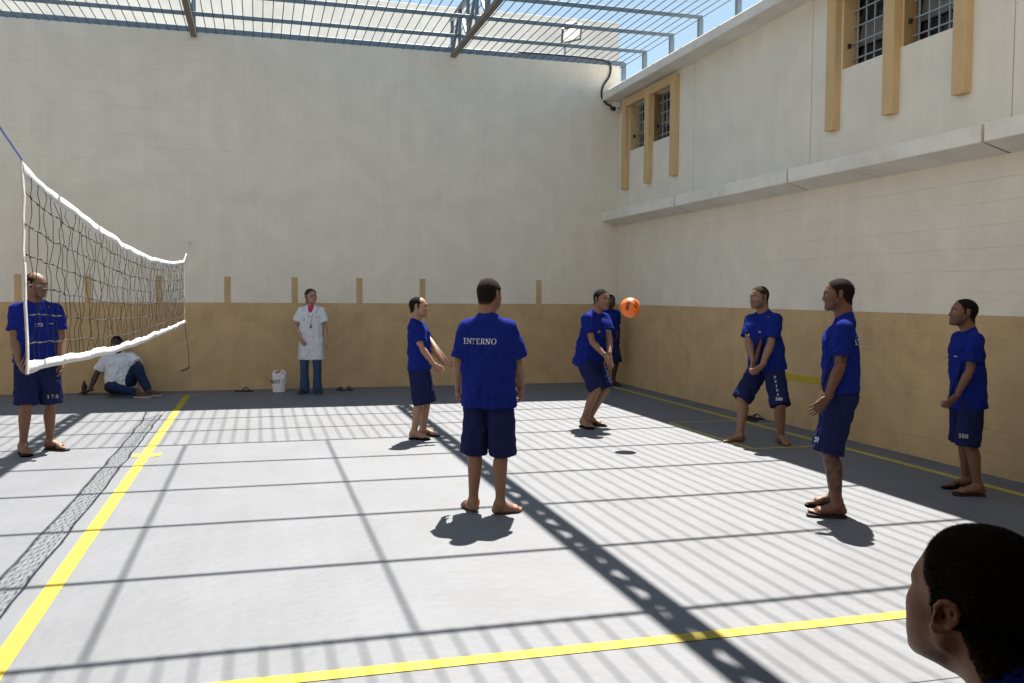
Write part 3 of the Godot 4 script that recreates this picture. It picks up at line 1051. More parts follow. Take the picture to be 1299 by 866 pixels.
class Field:
	var o: Vector3
	var h: float
	var nx: int
	var ny: int
	var nz: int
	var d := PackedFloat32Array()

	func _init(lo: Vector3, hi: Vector3, cell: float) -> void:
		o = lo
		h = cell
		nx = int(ceil((hi.x - lo.x) / cell)) + 2
		ny = int(ceil((hi.y - lo.y) / cell)) + 2
		nz = int(ceil((hi.z - lo.z) / cell)) + 2
		d.resize(nx * ny * nz)
		d.fill(1.0)

	func range_of(lo: Vector3, hi: Vector3) -> PackedInt32Array:
		var a := (lo - o) / h
		var b := (hi - o) / h
		return PackedInt32Array([maxi(0, int(floor(a.x))), mini(nx - 1, int(ceil(b.x))), maxi(0, int(floor(a.y))), mini(ny - 1, int(ceil(b.y))), maxi(0, int(floor(a.z))), mini(nz - 1, int(ceil(b.z)))])

	# tapered capsule; fs > 1 makes it thinner along the unit axis fa
	func cone(a: Vector3, b: Vector3, ra: float, rb: float, k := 0.03, fa := Vector3.ZERO, fs := 1.0, blunt := false) -> void:
		var m := maxf(ra, rb) + k * 0.5 + h * 2.0
		var e := Vector3(m, m, m)
		var g := range_of(a.min(b) - e, a.max(b) + e)
		var ab := b - a
		ab += fa * (ab.dot(fa) * (fs - 1.0))
		var inv := 1.0 / maxf(ab.dot(ab), 1e-9)
		var dr := rb - ra
		var ik := 1.0 / maxf(k, 1e-6)
		var flatten := fs != 1.0
		var len_ := ab.length()
		for z in range(g[4], g[5] + 1):
			for y in range(g[2], g[3] + 1):
				var i := g[0] + nx * (y + ny * z)
				var q := Vector3(o.x + g[0] * h, o.y + y * h, o.z + z * h) - a
				for x in range(g[0], g[1] + 1):
					var w := q
					if flatten:
						w = q + fa * (q.dot(fa) * (fs - 1.0))
					var tt := w.dot(ab) * inv
					var t := clampf(tt, 0.0, 1.0)
					var s := (w - ab * t).length() - ra - dr * t
					if blunt and tt > 0.5:
						s = maxf((w - ab * tt).length() - ra - dr * tt, (tt - 1.0) * len_)
					var old := d[i]
					var bl := k - absf(s - old)
					d[i] = minf(s, old) if bl <= 0.0 else minf(s, old) - bl * bl * ik * 0.25
					i += 1
					q.x += h

	func ball(p: Vector3, bs: Basis, r: Vector3, k := 0.02, carve := false) -> void:
		var m := maxf(r.x, maxf(r.y, r.z)) + k * 0.5 + h * 2.0
		var e := Vector3(m, m, m)
		var g := range_of(p - e, p + e)
		var bt := bs.transposed()
		var ir := Vector3(1.0 / r.x, 1.0 / r.y, 1.0 / r.z)
		var ik := 1.0 / maxf(k, 1e-6)
		for z in range(g[4], g[5] + 1):
			for y in range(g[2], g[3] + 1):
				var i := g[0] + nx * (y + ny * z)
				for x in range(g[0], g[1] + 1):
					var l := bt * (Vector3(o.x + x * h, o.y + y * h, o.z + z * h) - p) * ir
					var k0 := l.length()
					var k1 := (l * ir).length()
					var s := k0 * (k0 - 1.0) / maxf(k1, 1e-6)
					var old := d[i]
					if carve:
						s = -s
						var bl := k - absf(s - old)
						d[i] = maxf(s, old) if bl <= 0.0 else maxf(s, old) + bl * bl * ik * 0.25
					else:
						var bl := k - absf(s - old)
						d[i] = minf(s, old) if bl <= 0.0 else minf(s, old) - bl * bl * ik * 0.25
					i += 1

	# keep only the side where (p - at) . nrm < 0, within r of at
	func cut(at: Vector3, nrm: Vector3, r := 9.0) -> void:
		var e := Vector3(r, r, r)
		var g := range_of(at - e, at + e)
		for z in range(g[4], g[5] + 1):
			for y in range(g[2], g[3] + 1):
				var i := g[0] + nx * (y + ny * z)
				var s := (Vector3(o.x + g[0] * h, o.y + y * h, o.z + z * h) - at).dot(nrm)
				var ds := nrm.x * h
				for x in range(g[0], g[1] + 1):
					if s > d[i]:
						d[i] = s
					i += 1
					s += ds

	func at(p: Vector3) -> float:
		var q := (p - o) / h
		var x := clampi(int(q.x), 0, nx - 2)
		var y := clampi(int(q.y), 0, ny - 2)
		var z := clampi(int(q.z), 0, nz - 2)
		var f := q - Vector3(x, y, z)
		var i := x + nx * (y + ny * z)
		var sy := nx
		var sz := nx * ny
		var a := lerpf(lerpf(d[i], d[i + 1], f.x), lerpf(d[i + sy], d[i + sy + 1], f.x), f.y)
		var b := lerpf(lerpf(d[i + sz], d[i + sz + 1], f.x), lerpf(d[i + sz + sy], d[i + sz + sy + 1], f.x), f.y)
		return lerpf(a, b, f.z)

	func mesh(s: Hide, col: Color, paint: Variant = null) -> void:
		var sy := nx
		var sz := nx * ny
		var offs := [0, 1, sy, sy + 1, sz, sz + 1, sz + sy, sz + sy + 1]
		var ids := PackedInt32Array()
		ids.resize(d.size())
		var lim := h * 1.8
		var painted: bool = paint != null
		var cells := PackedInt32Array()
		for z in nz - 1:
			for y in ny - 1:
				var i := nx * (y + ny * z)
				for x in nx - 1:
					var d0 := d[i]
					if d0 < lim and d0 > -lim:
						var d1 := d[i + 1]
						var d2 := d[i + sy]
						var d3 := d[i + sy + 1]
						var d4 := d[i + sz]
						var d5 := d[i + sz + 1]
						var d6 := d[i + sz + sy]
						var d7 := d[i + sz + sy + 1]
						var c := int(d0 < 0.0) + int(d1 < 0.0) + int(d2 < 0.0) + int(d3 < 0.0) + int(d4 < 0.0) + int(d5 < 0.0) + int(d6 < 0.0) + int(d7 < 0.0)
						if c > 0 and c < 8:
							var p := Vector3.ZERO
							var m := 0
							if (d0 < 0.0) != (d1 < 0.0): p += Vector3(d0 / (d0 - d1), 0, 0); m += 1
							if (d2 < 0.0) != (d3 < 0.0): p += Vector3(d2 / (d2 - d3), 1, 0); m += 1
							if (d4 < 0.0) != (d5 < 0.0): p += Vector3(d4 / (d4 - d5), 0, 1); m += 1
							if (d6 < 0.0) != (d7 < 0.0): p += Vector3(d6 / (d6 - d7), 1, 1); m += 1
							if (d0 < 0.0) != (d2 < 0.0): p += Vector3(0, d0 / (d0 - d2), 0); m += 1
							if (d1 < 0.0) != (d3 < 0.0): p += Vector3(1, d1 / (d1 - d3), 0); m += 1
							if (d4 < 0.0) != (d6 < 0.0): p += Vector3(0, d4 / (d4 - d6), 1); m += 1
							if (d5 < 0.0) != (d7 < 0.0): p += Vector3(1, d5 / (d5 - d7), 1); m += 1
							if (d0 < 0.0) != (d4 < 0.0): p += Vector3(0, 0, d0 / (d0 - d4)); m += 1
							if (d1 < 0.0) != (d5 < 0.0): p += Vector3(1, 0, d1 / (d1 - d5)); m += 1
							if (d2 < 0.0) != (d6 < 0.0): p += Vector3(0, 1, d2 / (d2 - d6)); m += 1
							if (d3 < 0.0) != (d7 < 0.0): p += Vector3(1, 1, d3 / (d3 - d7)); m += 1
							var w := o + (Vector3(x, y, z) + p / m) * h
							ids[i] = s.v.size()
							s.v.append(w)
							s.n.append(Vector3(d1 + d3 + d5 + d7 - d0 - d2 - d4 - d6, d2 + d3 + d6 + d7 - d0 - d1 - d4 - d5, d4 + d5 + d6 + d7 - d0 - d1 - d2 - d3).normalized())
							s.c.append(paint.call(w) if painted else col)
							cells.append(i)
					i += 1
		var st := [1, sy, sz]
		for i in cells:
			var neg := d[i] < 0.0
			for ax in 3:
				if (d[i + st[ax]] < 0.0) == neg:
					continue
				var u: int = st[(ax + 1) % 3]
				var w: int = st[(ax + 2) % 3]
				if i - u - w < 0:
					continue
				var a := ids[i]
				var b := ids[i - u]
				var c := ids[i - u - w]
				var e := ids[i - w]
				if neg:
					s.ix.append_array(PackedInt32Array([a, c, b, a, e, c]))
				else:
					s.ix.append_array(PackedInt32Array([a, b, c, a, c, e]))

func ik(a: Vector3, c: Vector3, l1: float, l2: float, pole: Vector3) -> Vector3:
	var d := minf((c - a).length(), l1 + l2 - 0.0005)
	var dir := (c - a).normalized()
	var x := (l1 * l1 - l2 * l2 + d * d) / (2.0 * d)
	var hh := sqrt(maxf(l1 * l1 - x * x, 0.0))
	return a + dir * x + (pole - dir * pole.dot(dir)).normalized() * hh

# resample a chain of [point, radius] smoothly
func chain(keys: Array, per: int) -> Array:
	var p := PackedVector3Array()
	var r := PackedFloat32Array()
	var n := keys.size()
	for i in n - 1:
		var k0 = keys[maxi(i - 1, 0)]
		var k1 = keys[i]
		var k2 = keys[i + 1]
		var k3 = keys[mini(i + 2, n - 1)]
		for j in per:
			var t := float(j) / per
			p.append(k1[0].cubic_interpolate(k2[0], k0[0], k3[0], t))
			r.append(cubic_interpolate(k1[1], k2[1], k0[1], k3[1], t))
	p.append(keys[n - 1][0])
	r.append(keys[n - 1][1])
	return [p, r]

func add_hand(skin: Hide, wrist: Vector3, dir: Vector3, palm: Vector3, left: bool, curl: float, s: float, col: Color, cell := 0.0042) -> void:
	var D := dir.normalized()
	var N := (palm - D * palm.dot(D)).normalized()
	# thumb side: for a left hand with fingers down and palm facing in, the thumb points forward
	var S := D.cross(N) * (1.0 if left else -1.0)
	var c := wrist + D * 0.08 * s
	var e := Vector3.ONE * 0.125 * s
	var f := Field.new(c - e, c + e, cell * maxf(s, 0.9))
	f.cone(wrist - D * 0.035 * s, wrist + D * 0.012 * s, 0.0265 * s, 0.025 * s, 0.01, N, 1.25)
	f.cone(wrist + D * 0.012 * s + S * 0.006, wrist + D * 0.078 * s + S * 0.008 * s, 0.026 * s, 0.032 * s, 0.02, N, 1.75)
	f.cone(wrist + D * 0.03 * s - S * 0.014 * s, wrist + D * 0.075 * s - S * 0.016 * s, 0.022 * s, 0.022 * s, 0.016, N, 1.6)
	f.cone(wrist + D * 0.02 * s + S * 0.018 * s + N * 0.008 * s, wrist + D * 0.05 * s + S * 0.024 * s + N * 0.008 * s, 0.017 * s, 0.015 * s, 0.014)
	var lens := [0.072, 0.079, 0.073, 0.058]
	for i in 4:
		var p := wrist + (D * (0.086 - absf(i - 1.0) * 0.004) + S * (0.031 - i * 0.0205)) * s
		var ang := curl * 0.45
		var spread := (1.4 - i) * 0.045
		var l: float = lens[i] * s
		var r := (0.0092 if i < 3 else 0.008) * s
		for k in 3:
			var dd := (D * cos(ang) + N * sin(ang) + S * spread).normalized()
			var q: Vector3 = p + dd * l * [0.45, 0.31, 0.24][k]
			f.cone(p, q, r, r * 0.93, 0.006)
			p = q
			r *= 0.93
			ang += curl * (0.85 if k == 0 else 0.6)
	var t0 := wrist + (D * 0.03 + S * 0.03 + N * 0.006) * s
	var t1 := t0 + (D * 0.72 + S * 0.6 + N * (0.15 + 0.4 * curl)).normalized() * 0.042 * s
	var t2 := t1 + (D * 0.95 + S * 0.15 + N * (0.15 + 0.5 * curl)).normalized() * 0.032 * s
	f.cone(t0, t1, 0.0125 * s, 0.0105 * s, 0.01)
	f.cone(t1, t2, 0.0105 * s, 0.009 * s, 0.006)
	f.mesh(skin, col)

func add_foot(skin: Hide, ankle: Vector3, fwd: Vector3, side: float, s: float, col: Color, knee: Vector3, cell := 0.0062) -> void:
	# ankle is the joint, 0.075 above the sole; side +1 = left foot
	var F := Vector3(fwd.x, 0, fwd.z).normalized()
	var X := Vector3.UP.cross(F)
	var p := func(x: float, y: float, z: float) -> Vector3:
		return ankle + (X * x * side + Vector3.UP * (y - 0.075) + F * z) * s
	var c: Vector3 = p.call(0, 0.06, 0.07)
	var f := Field.new(c - Vector3(0.19, 0.085, 0.19) * s, c + Vector3(0.19, 0.1, 0.19) * s, cell)
	var up := (knee - ankle).normalized()
	f.cone(ankle + up * 0.085 * s, ankle, 0.037 * s, 0.036 * s, 0.02)
	f.cone(p.call(0, 0.06, -0.015), p.call(0, 0.032, -0.035), 0.036 * s, 0.032 * s, 0.03)
	f.cone(p.call(0, 0.06, 0.01), p.call(-0.004, 0.03, 0.125), 0.037 * s, 0.024 * s, 0.03)
	f.cone(p.call(0.012, 0.03, 0.0), p.call(0.02, 0.02, 0.12), 0.028 * s, 0.02 * s, 0.03)
	f.cone(p.call(-0.022, 0.022, 0.135), p.call(0.026, 0.018, 0.125), 0.023 * s, 0.019 * s, 0.03)
	for i in 5:
		var x := -0.03 + i * 0.0165
		var z := 0.158 - maxf(0, i - 1) * 0.010
		var l: float = [0.04, 0.034, 0.030, 0.026, 0.022][i]
		var r: float = [0.0135, 0.010, 0.0095, 0.009, 0.0088][i]
		f.cone(p.call(x, 0.02, z - 0.012), p.call(x + 0.002, 0.0125, z + l), r * s, r * s * 0.95, 0.005)
	f.cone(p.call(0.034, 0.062, -0.004), p.call(-0.034, 0.068, 0.0), 0.012 * s, 0.012 * s, 0.02)
	f.cut(Vector3(c.x, ankle.y - 0.075 * s + 0.001, c.z), Vector3.DOWN)
	f.mesh(skin, col)

# head field in person space; hb columns: left, up, forward of the head; hc = centre (ear level)
func head_field(hc: Vector3, hb: Basis, s: float, neck: Vector3, neck_r: float, cell: float, female: bool) -> Field:
	var p := func(x: float, y: float, z: float) -> Vector3:
		return hc + hb * (Vector3(x, y, z) * s)
	var e := Vector3(0.155, 0.15, 0.155) * s
	var lo := (hc - e).min(neck - Vector3(0.12, 0.03, 0.12))
	var hi := (hc + e).max(neck + Vector3(0.12, 0.0, 0.12))
	var f := Field.new(lo, hi, cell)
	f.ball(p.call(0, 0.034, -0.014), hb, Vector3(0.0745, 0.088, 0.0965) * s, 0.02)
	f.ball(p.call(0, 0.02, 0.03), hb, Vector3(0.066, 0.075, 0.066) * s, 0.03)
	f.ball(p.call(0, -0.045, 0.032), hb, Vector3(0.055, 0.068, 0.062) * s, 0.03)
	for sx in [-1.0, 1.0]:
		f.cone(p.call(0.052 * sx, -0.045, 0.0), p.call(0.022 * sx, -0.094, 0.068), 0.019 * s, 0.018 * s, 0.025)
		f.ball(p.call(0.043 * sx, -0.018, 0.058), hb, Vector3(0.022, 0.019, 0.022) * s, 0.03)
		f.ball(p.call(0.036 * sx, -0.055, 0.046), hb, Vector3(0.027, 0.034, 0.03) * s, 0.03)
		f.cone(p.call(0.012 * sx, 0.026, 0.088), p.call(0.05 * sx, 0.022, 0.07), 0.0095 * s, 0.009 * s, 0.018)
	f.ball(p.call(0, -0.098, 0.078), hb, Vector3(0.022, 0.018, 0.018) * s, 0.025)
	f.cone(p.call(0, 0.018, 0.09), p.call(0, -0.03, 0.104), 0.0085 * s, 0.0135 * s, 0.018)
	for sx in [-1.0, 1.0]:
		f.ball(p.call(0.0135 * sx, -0.034, 0.098), hb, Vector3(0.0095, 0.008, 0.012) * s, 0.01)
		f.ball(p.call(0.031 * sx, 0.002, 0.101), hb, Vector3(0.019, 0.0125, 0.016) * s, 0.012, true)
		f.ball(p.call(0.031 * sx, 0.0, 0.077), hb, Vector3(0.0135, 0.0125, 0.0125) * s, 0.004)
	f.cone(p.call(-0.018, -0.061, 0.088), p.call(0.018, -0.061, 0.088), 0.0075 * s, 0.0075 * s, 0.01)
	f.cone(p.call(-0.014, -0.073, 0.087), p.call(0.014, -0.073, 0.087), 0.0085 * s, 0.0085 * s, 0.009)
	# ears: a tilted rim with a hollow
	for sx in [-1.0, 1.0]:
		var eb := hb * Basis(Vector3.RIGHT, -0.2) * Basis(Vector3.UP, sx * 0.42)
		if cell < 0.004:
			# close up: plate, rolled rim, inner fold, lobe
			var ec: Vector3 = p.call(0.079 * sx, 0.002, -0.012)
			var q := func(y: float, z: float, x: float) -> Vector3: return ec + eb * (Vector3(x * sx, y * 0.82, z * 0.82) * s)
			f.ball(ec, eb, Vector3(0.005, 0.024, 0.014) * s, 0.006)
			var rim := [[-0.012, 0.013], [0.004, 0.0135], [0.012, 0.017], [0.024, 0.013], [0.031, 0.002], [0.03, -0.010], [0.02, -0.0195], [0.004, -0.021], [-0.012, -0.016], [-0.024, -0.006], [-0.031, 0.004], [-0.026, 0.011]]
			for i in rim.size() - 1:
				f.cone(q.call(rim[i][0], rim[i][1], 0.006), q.call(rim[i + 1][0], rim[i + 1][1], 0.006), 0.0042 * s, 0.0042 * s, 0.004)
			f.cone(q.call(-0.026, 0.006, 0.005), q.call(-0.022, 0.0, 0.005), 0.0075 * s, 0.0065 * s, 0.006)
			f.cone(q.call(0.019, -0.004, 0.005), q.call(0.002, -0.0115, 0.006), 0.0035 * s, 0.004 * s, 0.004)
			f.cone(q.call(0.002, -0.0115, 0.006), q.call(-0.013, -0.004, 0.005), 0.004 * s, 0.0035 * s, 0.004)
			f.ball(q.call(-0.003, 0.003, 0.006), eb, Vector3(0.008, 0.0095, 0.0085) * s, 0.004, true)
			continue
		f.ball(p.call(0.079 * sx, 0.004, -0.012), eb, Vector3(0.0085, 0.033, 0.0195) * s, 0.008)
		f.ball(p.call(0.088 * sx, 0.003, -0.006), eb, Vector3(0.0075, 0.02, 0.0105) * s, 0.005, true)
	# neck
	f.cone(p.call(0, -0.03, -0.035), neck, neck_r * 0.97, neck_r * 1.08, 0.025)
	f.cone(p.call(0, -0.07, 0.0), neck.lerp(hc, 0.25) + hb.z * 0.012, neck_r * 0.72, neck_r * 0.8, 0.03)
	f.cut(Vector3(hc.x, neck.y - 0.02, hc.z), Vector3.DOWN)
	return f

const HAIRLINE := [[-0.13, -0.078], [-0.075, -0.068], [-0.045, -0.045], [-0.026, -0.006], [-0.012, 0.0], [0.0, -0.022], [0.016, -0.02], [0.026, 0.025], [0.042, 0.04], [0.055, 0.062], [0.068, 0.072], [0.075, 0.1], [0.13, 0.2]]

func hair_bound(l: Vector3, look: Dictionary) -> float:
	# > 0 inside the scalp area; l in head units
	var yb := 0.0
	for i in HAIRLINE.size() - 1:
		if l.z <= HAIRLINE[i + 1][0]:
			yb = lerpf(HAIRLINE[i][1], HAIRLINE[i + 1][1], clampf((l.z - HAIRLINE[i][0]) / (HAIRLINE[i + 1][0] - HAIRLINE[i][0]), 0, 1))
			break
	var g := (l.y - yb) * 0.6
	g = minf(g, 0.077 - 0.5 * maxf(0.0, absf(l.x) - 0.042) - l.z)
	var bald: float = look.get("bald", 9.0)
	if bald < 1.0:
		# receded crown: only the sides and the back keep hair
		g = minf(g, maxf(bald - l.z, 0.078 - l.y - maxf(0.0, l.z) * 0.35))
	return g

func face_paint(hc: Vector3, hb: Basis, s: float, look: Dictionary, nz: FastNoiseLite) -> Callable:
	var inv := hb.transposed()
	var skin: Color = look.skin
	var hair: Color = look.hair
	var beard: float = look.get("beard", 0.0)
	return func(w: Vector3) -> Color:
		var l := inv * (w - hc) / s
		var ax := absf(l.x)
		var c := skin * (1.0 + nz.get_noise_3dv(w * 40.0) * 0.12)
		if l.z > 0.05:
			if ax > 0.011 and ax < 0.052 and absf(l.y - 0.0245 + maxf(0.0, ax - 0.03) * 0.25) < 0.0055:
				c = c.lerp(hair, 0.8)
			if absf(l.y + 0.067) < 0.0105 and ax < 0.024 and l.z > 0.078:
				c = Color(c.r * 0.95, c.g * 0.62, c.b * 0.62)
			var e := Vector2(ax - 0.031, l.y - 0.001)
			if absf(e.x) < 0.0135 and absf(e.y) < 0.0052:
				c = Color(0.03, 0.02, 0.015) if absf(e.x) < 0.006 else Color(0.5, 0.47, 0.44)
			elif absf(e.x) < 0.016 and e.y > 0.0 and e.y < 0.0095:
				c = c * 0.75
		if beard > 0.0 and l.z > -0.015 and l.y < -0.028 - maxf(0.0, 0.03 - l.z) * 0.2:
			if not (ax < 0.022 and absf(l.y + 0.067) < 0.0105) and l.y > -0.125:
				c = c.lerp(hair, beard * (0.8 + 0.3 * nz.get_noise_3dv(w * 90.0)))
		c.a = 1.0
		return c

# folds of loose cloth: long soft creases plus finer crumples
func fold(p: Vector3, sd: float, amp: float, nz: FastNoiseLite) -> float:
	var q := Vector3(p.x * 9.0 + sd, p.y * 3.2, p.z * 9.0)
	var a := 1.0 - absf(nz.get_noise_3dv(q)) * 2.4
	var b := nz.get_noise_3dv(Vector3(p.x * 15.0, p.y * 17.0 + sd, p.z * 15.0))
	var c := 1.0 - absf(nz.get_noise_3dv(Vector3(p.x * 21.0 - sd, p.y * 6.5, p.z * 21.0))) * 2.6
	return maxf((a * 0.8 + b * 0.5 + c * 0.4 - 0.2) * amp, -0.003)

# ------------------------------------------------------------------ people
const VIEW_TURN := -0.2732
var cloth_noise: FastNoiseLite
var skin_mat: StandardMaterial3D

func heading(deg: float) -> Vector3:
	return Vector3(sin(deg_to_rad(deg)), 0, cos(deg_to_rad(deg)))

func cloth(c: Color, rough := 0.9, seed_ := 3) -> StandardMaterial3D:
	var m := plain(c, rough)
	m.albedo_texture = mats.weave_tint
	m.normal_enabled = true
	m.normal_texture = mats.weave
	m.normal_scale = 0.35
	m.uv1_triplanar = true
	m.uv1_scale = Vector3.ONE * 6.0
	m.uv1_offset = Vector3.ONE * seed_ * 0.17
	m.metallic_specular = 0.2
	return m

func skin_part(parent: Node3D, called: String, sk: Hide, m: Material) -> MeshInstance3D:
	return part(parent, called, sk.commit(), m)

func lay_text(parent: Node3D, called: String, f: Field, text: String, face: String, weight: int, height: float, at: Vector3, right: Vector3, up: Vector3, out: Vector3, lift: Callable, m: Material) -> void:
	var tm := TextMesh.new()
	tm.text = text
	tm.font = sysfont(face, weight)
	tm.font_size = 48
	tm.pixel_size = height / 35.0
	tm.depth = 0.0
	tm.curve_step = 2.0
	var fit := func(q: Vector3) -> Vector3:
		var p := at + right * q.x + up * q.y + out * 0.22
		for k in 80:
			if f.at(p) < 0.0:
				break
			p -= out * 0.005
		var a := p
		var b := p + out * 0.005
		for k in 5:
			var c := (a + b) * 0.5
			if f.at(c) < 0.0:
				a = c
			else:
				b = c
		return b + out * (lift.call(b) + 0.004)
	var o := part(parent, called, drape_text(tm, fit), m)
	o.set_meta("label", "printed " + text)

func person(sp: Dictionary) -> Node3D:
	var t := thing("person", sp.label, "person", sp.pos, sp.get("turn", VIEW_TURN))
	if sp.has("group"):
		t.set_meta("group", sp.group)
	var H: float = sp.H
	var s := H / 1.75
	var look: Dictionary = sp.look
	var skin: Color = look.skin
	var phi: float = sp.phi
	var F := heading(phi)
	var L := Vector3.UP.cross(F)
	var hc: Vector3 = sp.get("hip", Vector3(0, 0.925 * s, 0))
	var lean := deg_to_rad(sp.get("lean", 2.0))
	var side := deg_to_rad(sp.get("tilt", 0.0))
	var Ft := heading(phi + sp.get("twist", 0.0))
	var Lt := Vector3.UP.cross(Ft)
	var U := (Vector3.UP * cos(lean) + Ft * sin(lean)).rotated(Ft, side)
	var Fs := (Ft * cos(lean) - Vector3.UP * sin(lean)).rotated(Ft, side)
	var Ls := Lt.rotated(Ft, side)
	var T := func(x: float, y: float, z: float) -> Vector3:
		return hc + (Ls * x + U * (y - 0.925) + Fs * z) * s
	var female: bool = sp.get("female", false)
	var wide: float = sp.get("wide", 1.0)
	# --- skeleton
	var sh := {}
	var el := {}
	var wr := {}
	var hip := {}
	var kn := {}
	var an := {}
	for e in [["l", 1.0], ["r", -1.0]]:
		var k: String = e[0]
		var g: float = e[1]
		var shrug: float = sp.get("shrug_" + k, 0.0)
		sh[k] = T.call(0.166 * g * wide, 1.385 + shrug, -0.015)
		var w: Vector3 = sp.get("wrist_" + k, T.call(0.25 * g, 0.86, 0.05))
		var reach: float = 0.53 * s
		if (w - sh[k]).length() > reach:
			w = sh[k] + (w - sh[k]).normalized() * reach
		wr[k] = w
		el[k] = ik(sh[k], w, 0.285 * s, 0.25 * s, sp.get("pole_" + k, -Ft + L * g * 0.55 - Vector3.UP * 0.2))
		hip[k] = hc + (L * 0.088 * g + Vector3.UP * -0.025) * s
		var a: Vector3 = sp["ankle_" + k]
		if sp.get("sandals", false):
			a.y += 0.016
		an[k] = a
		kn[k] = ik(hip[k], a, 0.425 * s, 0.415 * s, sp.get("knee_" + k, heading(sp["foot_" + k]) * 0.6 + F * 0.5))
	# --- body: limbs, hands, feet, neck and head in one mesh
	var body := Hide.new()
	var tone := skin
	for e in [["l", 1.0], ["r", -1.0]]:
		var k: String = e[0]
		var g: float = e[1]
		var S: Vector3 = sh[k]
		var E: Vector3 = el[k]
		var W: Vector3 = wr[k]
		var thick: float = sp.get("arm", 1.0) * s
		var ch := chain([[S + (T.call(0, 1.38, 0.0) - S) * 0.4, 0.05 * thick], [S, 0.046 * thick], [S.lerp(E, 0.4), 0.049 * thick], [S.lerp(E, 0.75), 0.044 * thick], [E, 0.040 * thick], [E.lerp(W, 0.22), 0.043 * thick], [E.lerp(W, 0.55), 0.036 * thick], [E.lerp(W, 0.85), 0.028 * thick], [W, 0.0265 * thick]], 4)
		body.loft(ch[0], ch[1], 14, 0.92, U, tone)
		var fore := (W - E).normalized()
		var hd: Vector3 = sp.get("hand_" + k, fore)
		var pn: Vector3 = sp.get("palm_" + k, -Lt * g + Ft * 0.2)
		add_hand(body, W, hd, pn, k == "l", sp.get("curl_" + k, 0.55), s * sp.get("hand", 1.0), tone)
		if not sp.get("trousers", false):
			var A: Vector3 = an[k]
			var K: Vector3 = kn[k]
			var J: Vector3 = hip[k]
			var back := -heading(sp["foot_" + k]) * s
			var lt: float = sp.get("leg", 1.0) * s
			var lg := chain([[J, 0.088 * lt], [J.lerp(K, 0.35), 0.082 * lt], [J.lerp(K, 0.75), 0.064 * lt], [K, 0.054 * lt], [K.lerp(A, 0.13) + back * 0.008, 0.051 * lt], [K.lerp(A, 0.34) + back * 0.016, 0.056 * lt], [K.lerp(A, 0.6) + back * 0.008, 0.046 * lt], [K.lerp(A, 0.84), 0.037 * lt], [A, 0.036 * lt]], 4)
			body.loft(lg[0], lg[1], 16, 1.0, F, tone)
			add_foot(body, A, heading(sp["foot_" + k]), g, s, tone, K)
	# torso under the clothes
	var tr := chain([[T.call(0, 0.84, 0), 0.13 * s], [T.call(0, 1.1, 0.0), 0.125 * s], [T.call(0, 1.33, -0.01), 0.14 * s], [T.call(0, 1.44, -0.02), 0.07 * s]], 3)
	body.loft(tr[0], tr[1], 16, 0.62, Ls, tone)
	# head
	var hs: float = s * sp.get("head", 1.0)
	var Fh := heading(sp.get("look_phi", phi))
	var hp := deg_to_rad(sp.get("look_pitch", 0.0))
	var hr := deg_to_rad(sp.get("look_roll", 0.0))
	var Hz := Fh * cos(hp) + Vector3.UP * sin(hp)
	var Hx := Vector3.UP.cross(Fh)
	var Hy := Hz.cross(Hx)
	var hb := Basis(Hx, Hy, Hz).rotated(Hz, hr)
	var neck: Vector3 = T.call(0, 1.44, -0.03)
	var hcen: Vector3 = T.call(0, 1.624, 0.012) + sp.get("head_shift", Vector3.ZERO)
	var cell: float = sp.get("head_cell", 0.0052)
	var hf := head_field(hcen, hb, hs, neck, (0.05 if female else 0.058) * s * sp.get("neck", 1.0), cell, female)
	hf.mesh(body, tone, face_paint(hcen, hb, hs, look, cloth_noise))
	if sp.has("ink"):
		for i in body.v.size():
			for q in sp.ink:
				var c: Vector3 = el[q[1]].lerp(sh[q[1]], q[2]) if q[0] == "arm" else kn[q[1]].lerp(an[q[1]], q[2])
				if (body.v[i] - c).length() < q[3] and cloth_noise.get_noise_3dv(body.v[i] * 55.0) > -0.05:
					body.c[i] = body.c[i].lerp(Color(0.02, 0.022, 0.025), q[4])
	skin_part(t, "body", body, skin_mat)
	# hair: the scalp swollen by the length of the hair
	if not look.get("no_hair", false):
		var hl: float = look.get("length", 0.004)
		var inv := hb.transposed()
		var hd := Field.new(hf.o, hf.o + Vector3.ONE, hf.h)
		hd.nx = hf.nx
		hd.ny = hf.ny
		hd.nz = hf.nz
		hd.d = hf.d.duplicate()
		var i := 0
		for z in hf.nz:
			for y in hf.ny:
				for x in hf.nx:
					var v := hf.d[i]
					if v < 0.03 and v > -0.03:
						var l := inv * (hf.o + Vector3(x, y, z) * hf.h - hcen) / hs
						hd.d[i] = maxf(v - hl, -hair_bound(l, look) * hs)
						if absf(l.x) > 0.0765 and l.y < 0.045 and l.z > -0.055:
							hd.d[i] = maxf(hd.d[i], 0.004)
					elif v < 0.0:
						hd.d[i] = 0.5
					i += 1
		if sp.get("ponytail", false):
			hd.cone(hcen + hb * (Vector3(0.0, 0.05, -0.105) * hs), hcen + hb * (Vector3(0.0, -0.08, -0.125) * hs), 0.03 * hs, 0.02 * hs, 0.02)
			hd.cone(hcen + hb * (Vector3(0.0, -0.08, -0.125) * hs), hcen + hb * (Vector3(0.0, -0.15, -0.10) * hs), 0.02 * hs, 0.01 * hs, 0.02)
		var hsn := Hide.new()
		var hcol: Color = look.hair
		var scol: Color = look.skin
		hd.mesh(hsn, hcol, func(w: Vector3) -> Color:
			# clipped hair thins out towards its edge
			var l2 := inv * (w - hcen) / hs
			var gg := hair_bound(l2, look) + cloth_noise.get_noise_3dv(w * 150.0) * 0.006
			var cc := scol.lerp(hcol, 0.55 + 0.45 * smoothstep(0.0, 0.014, gg))
			cc.a = 1.0
			return cc)
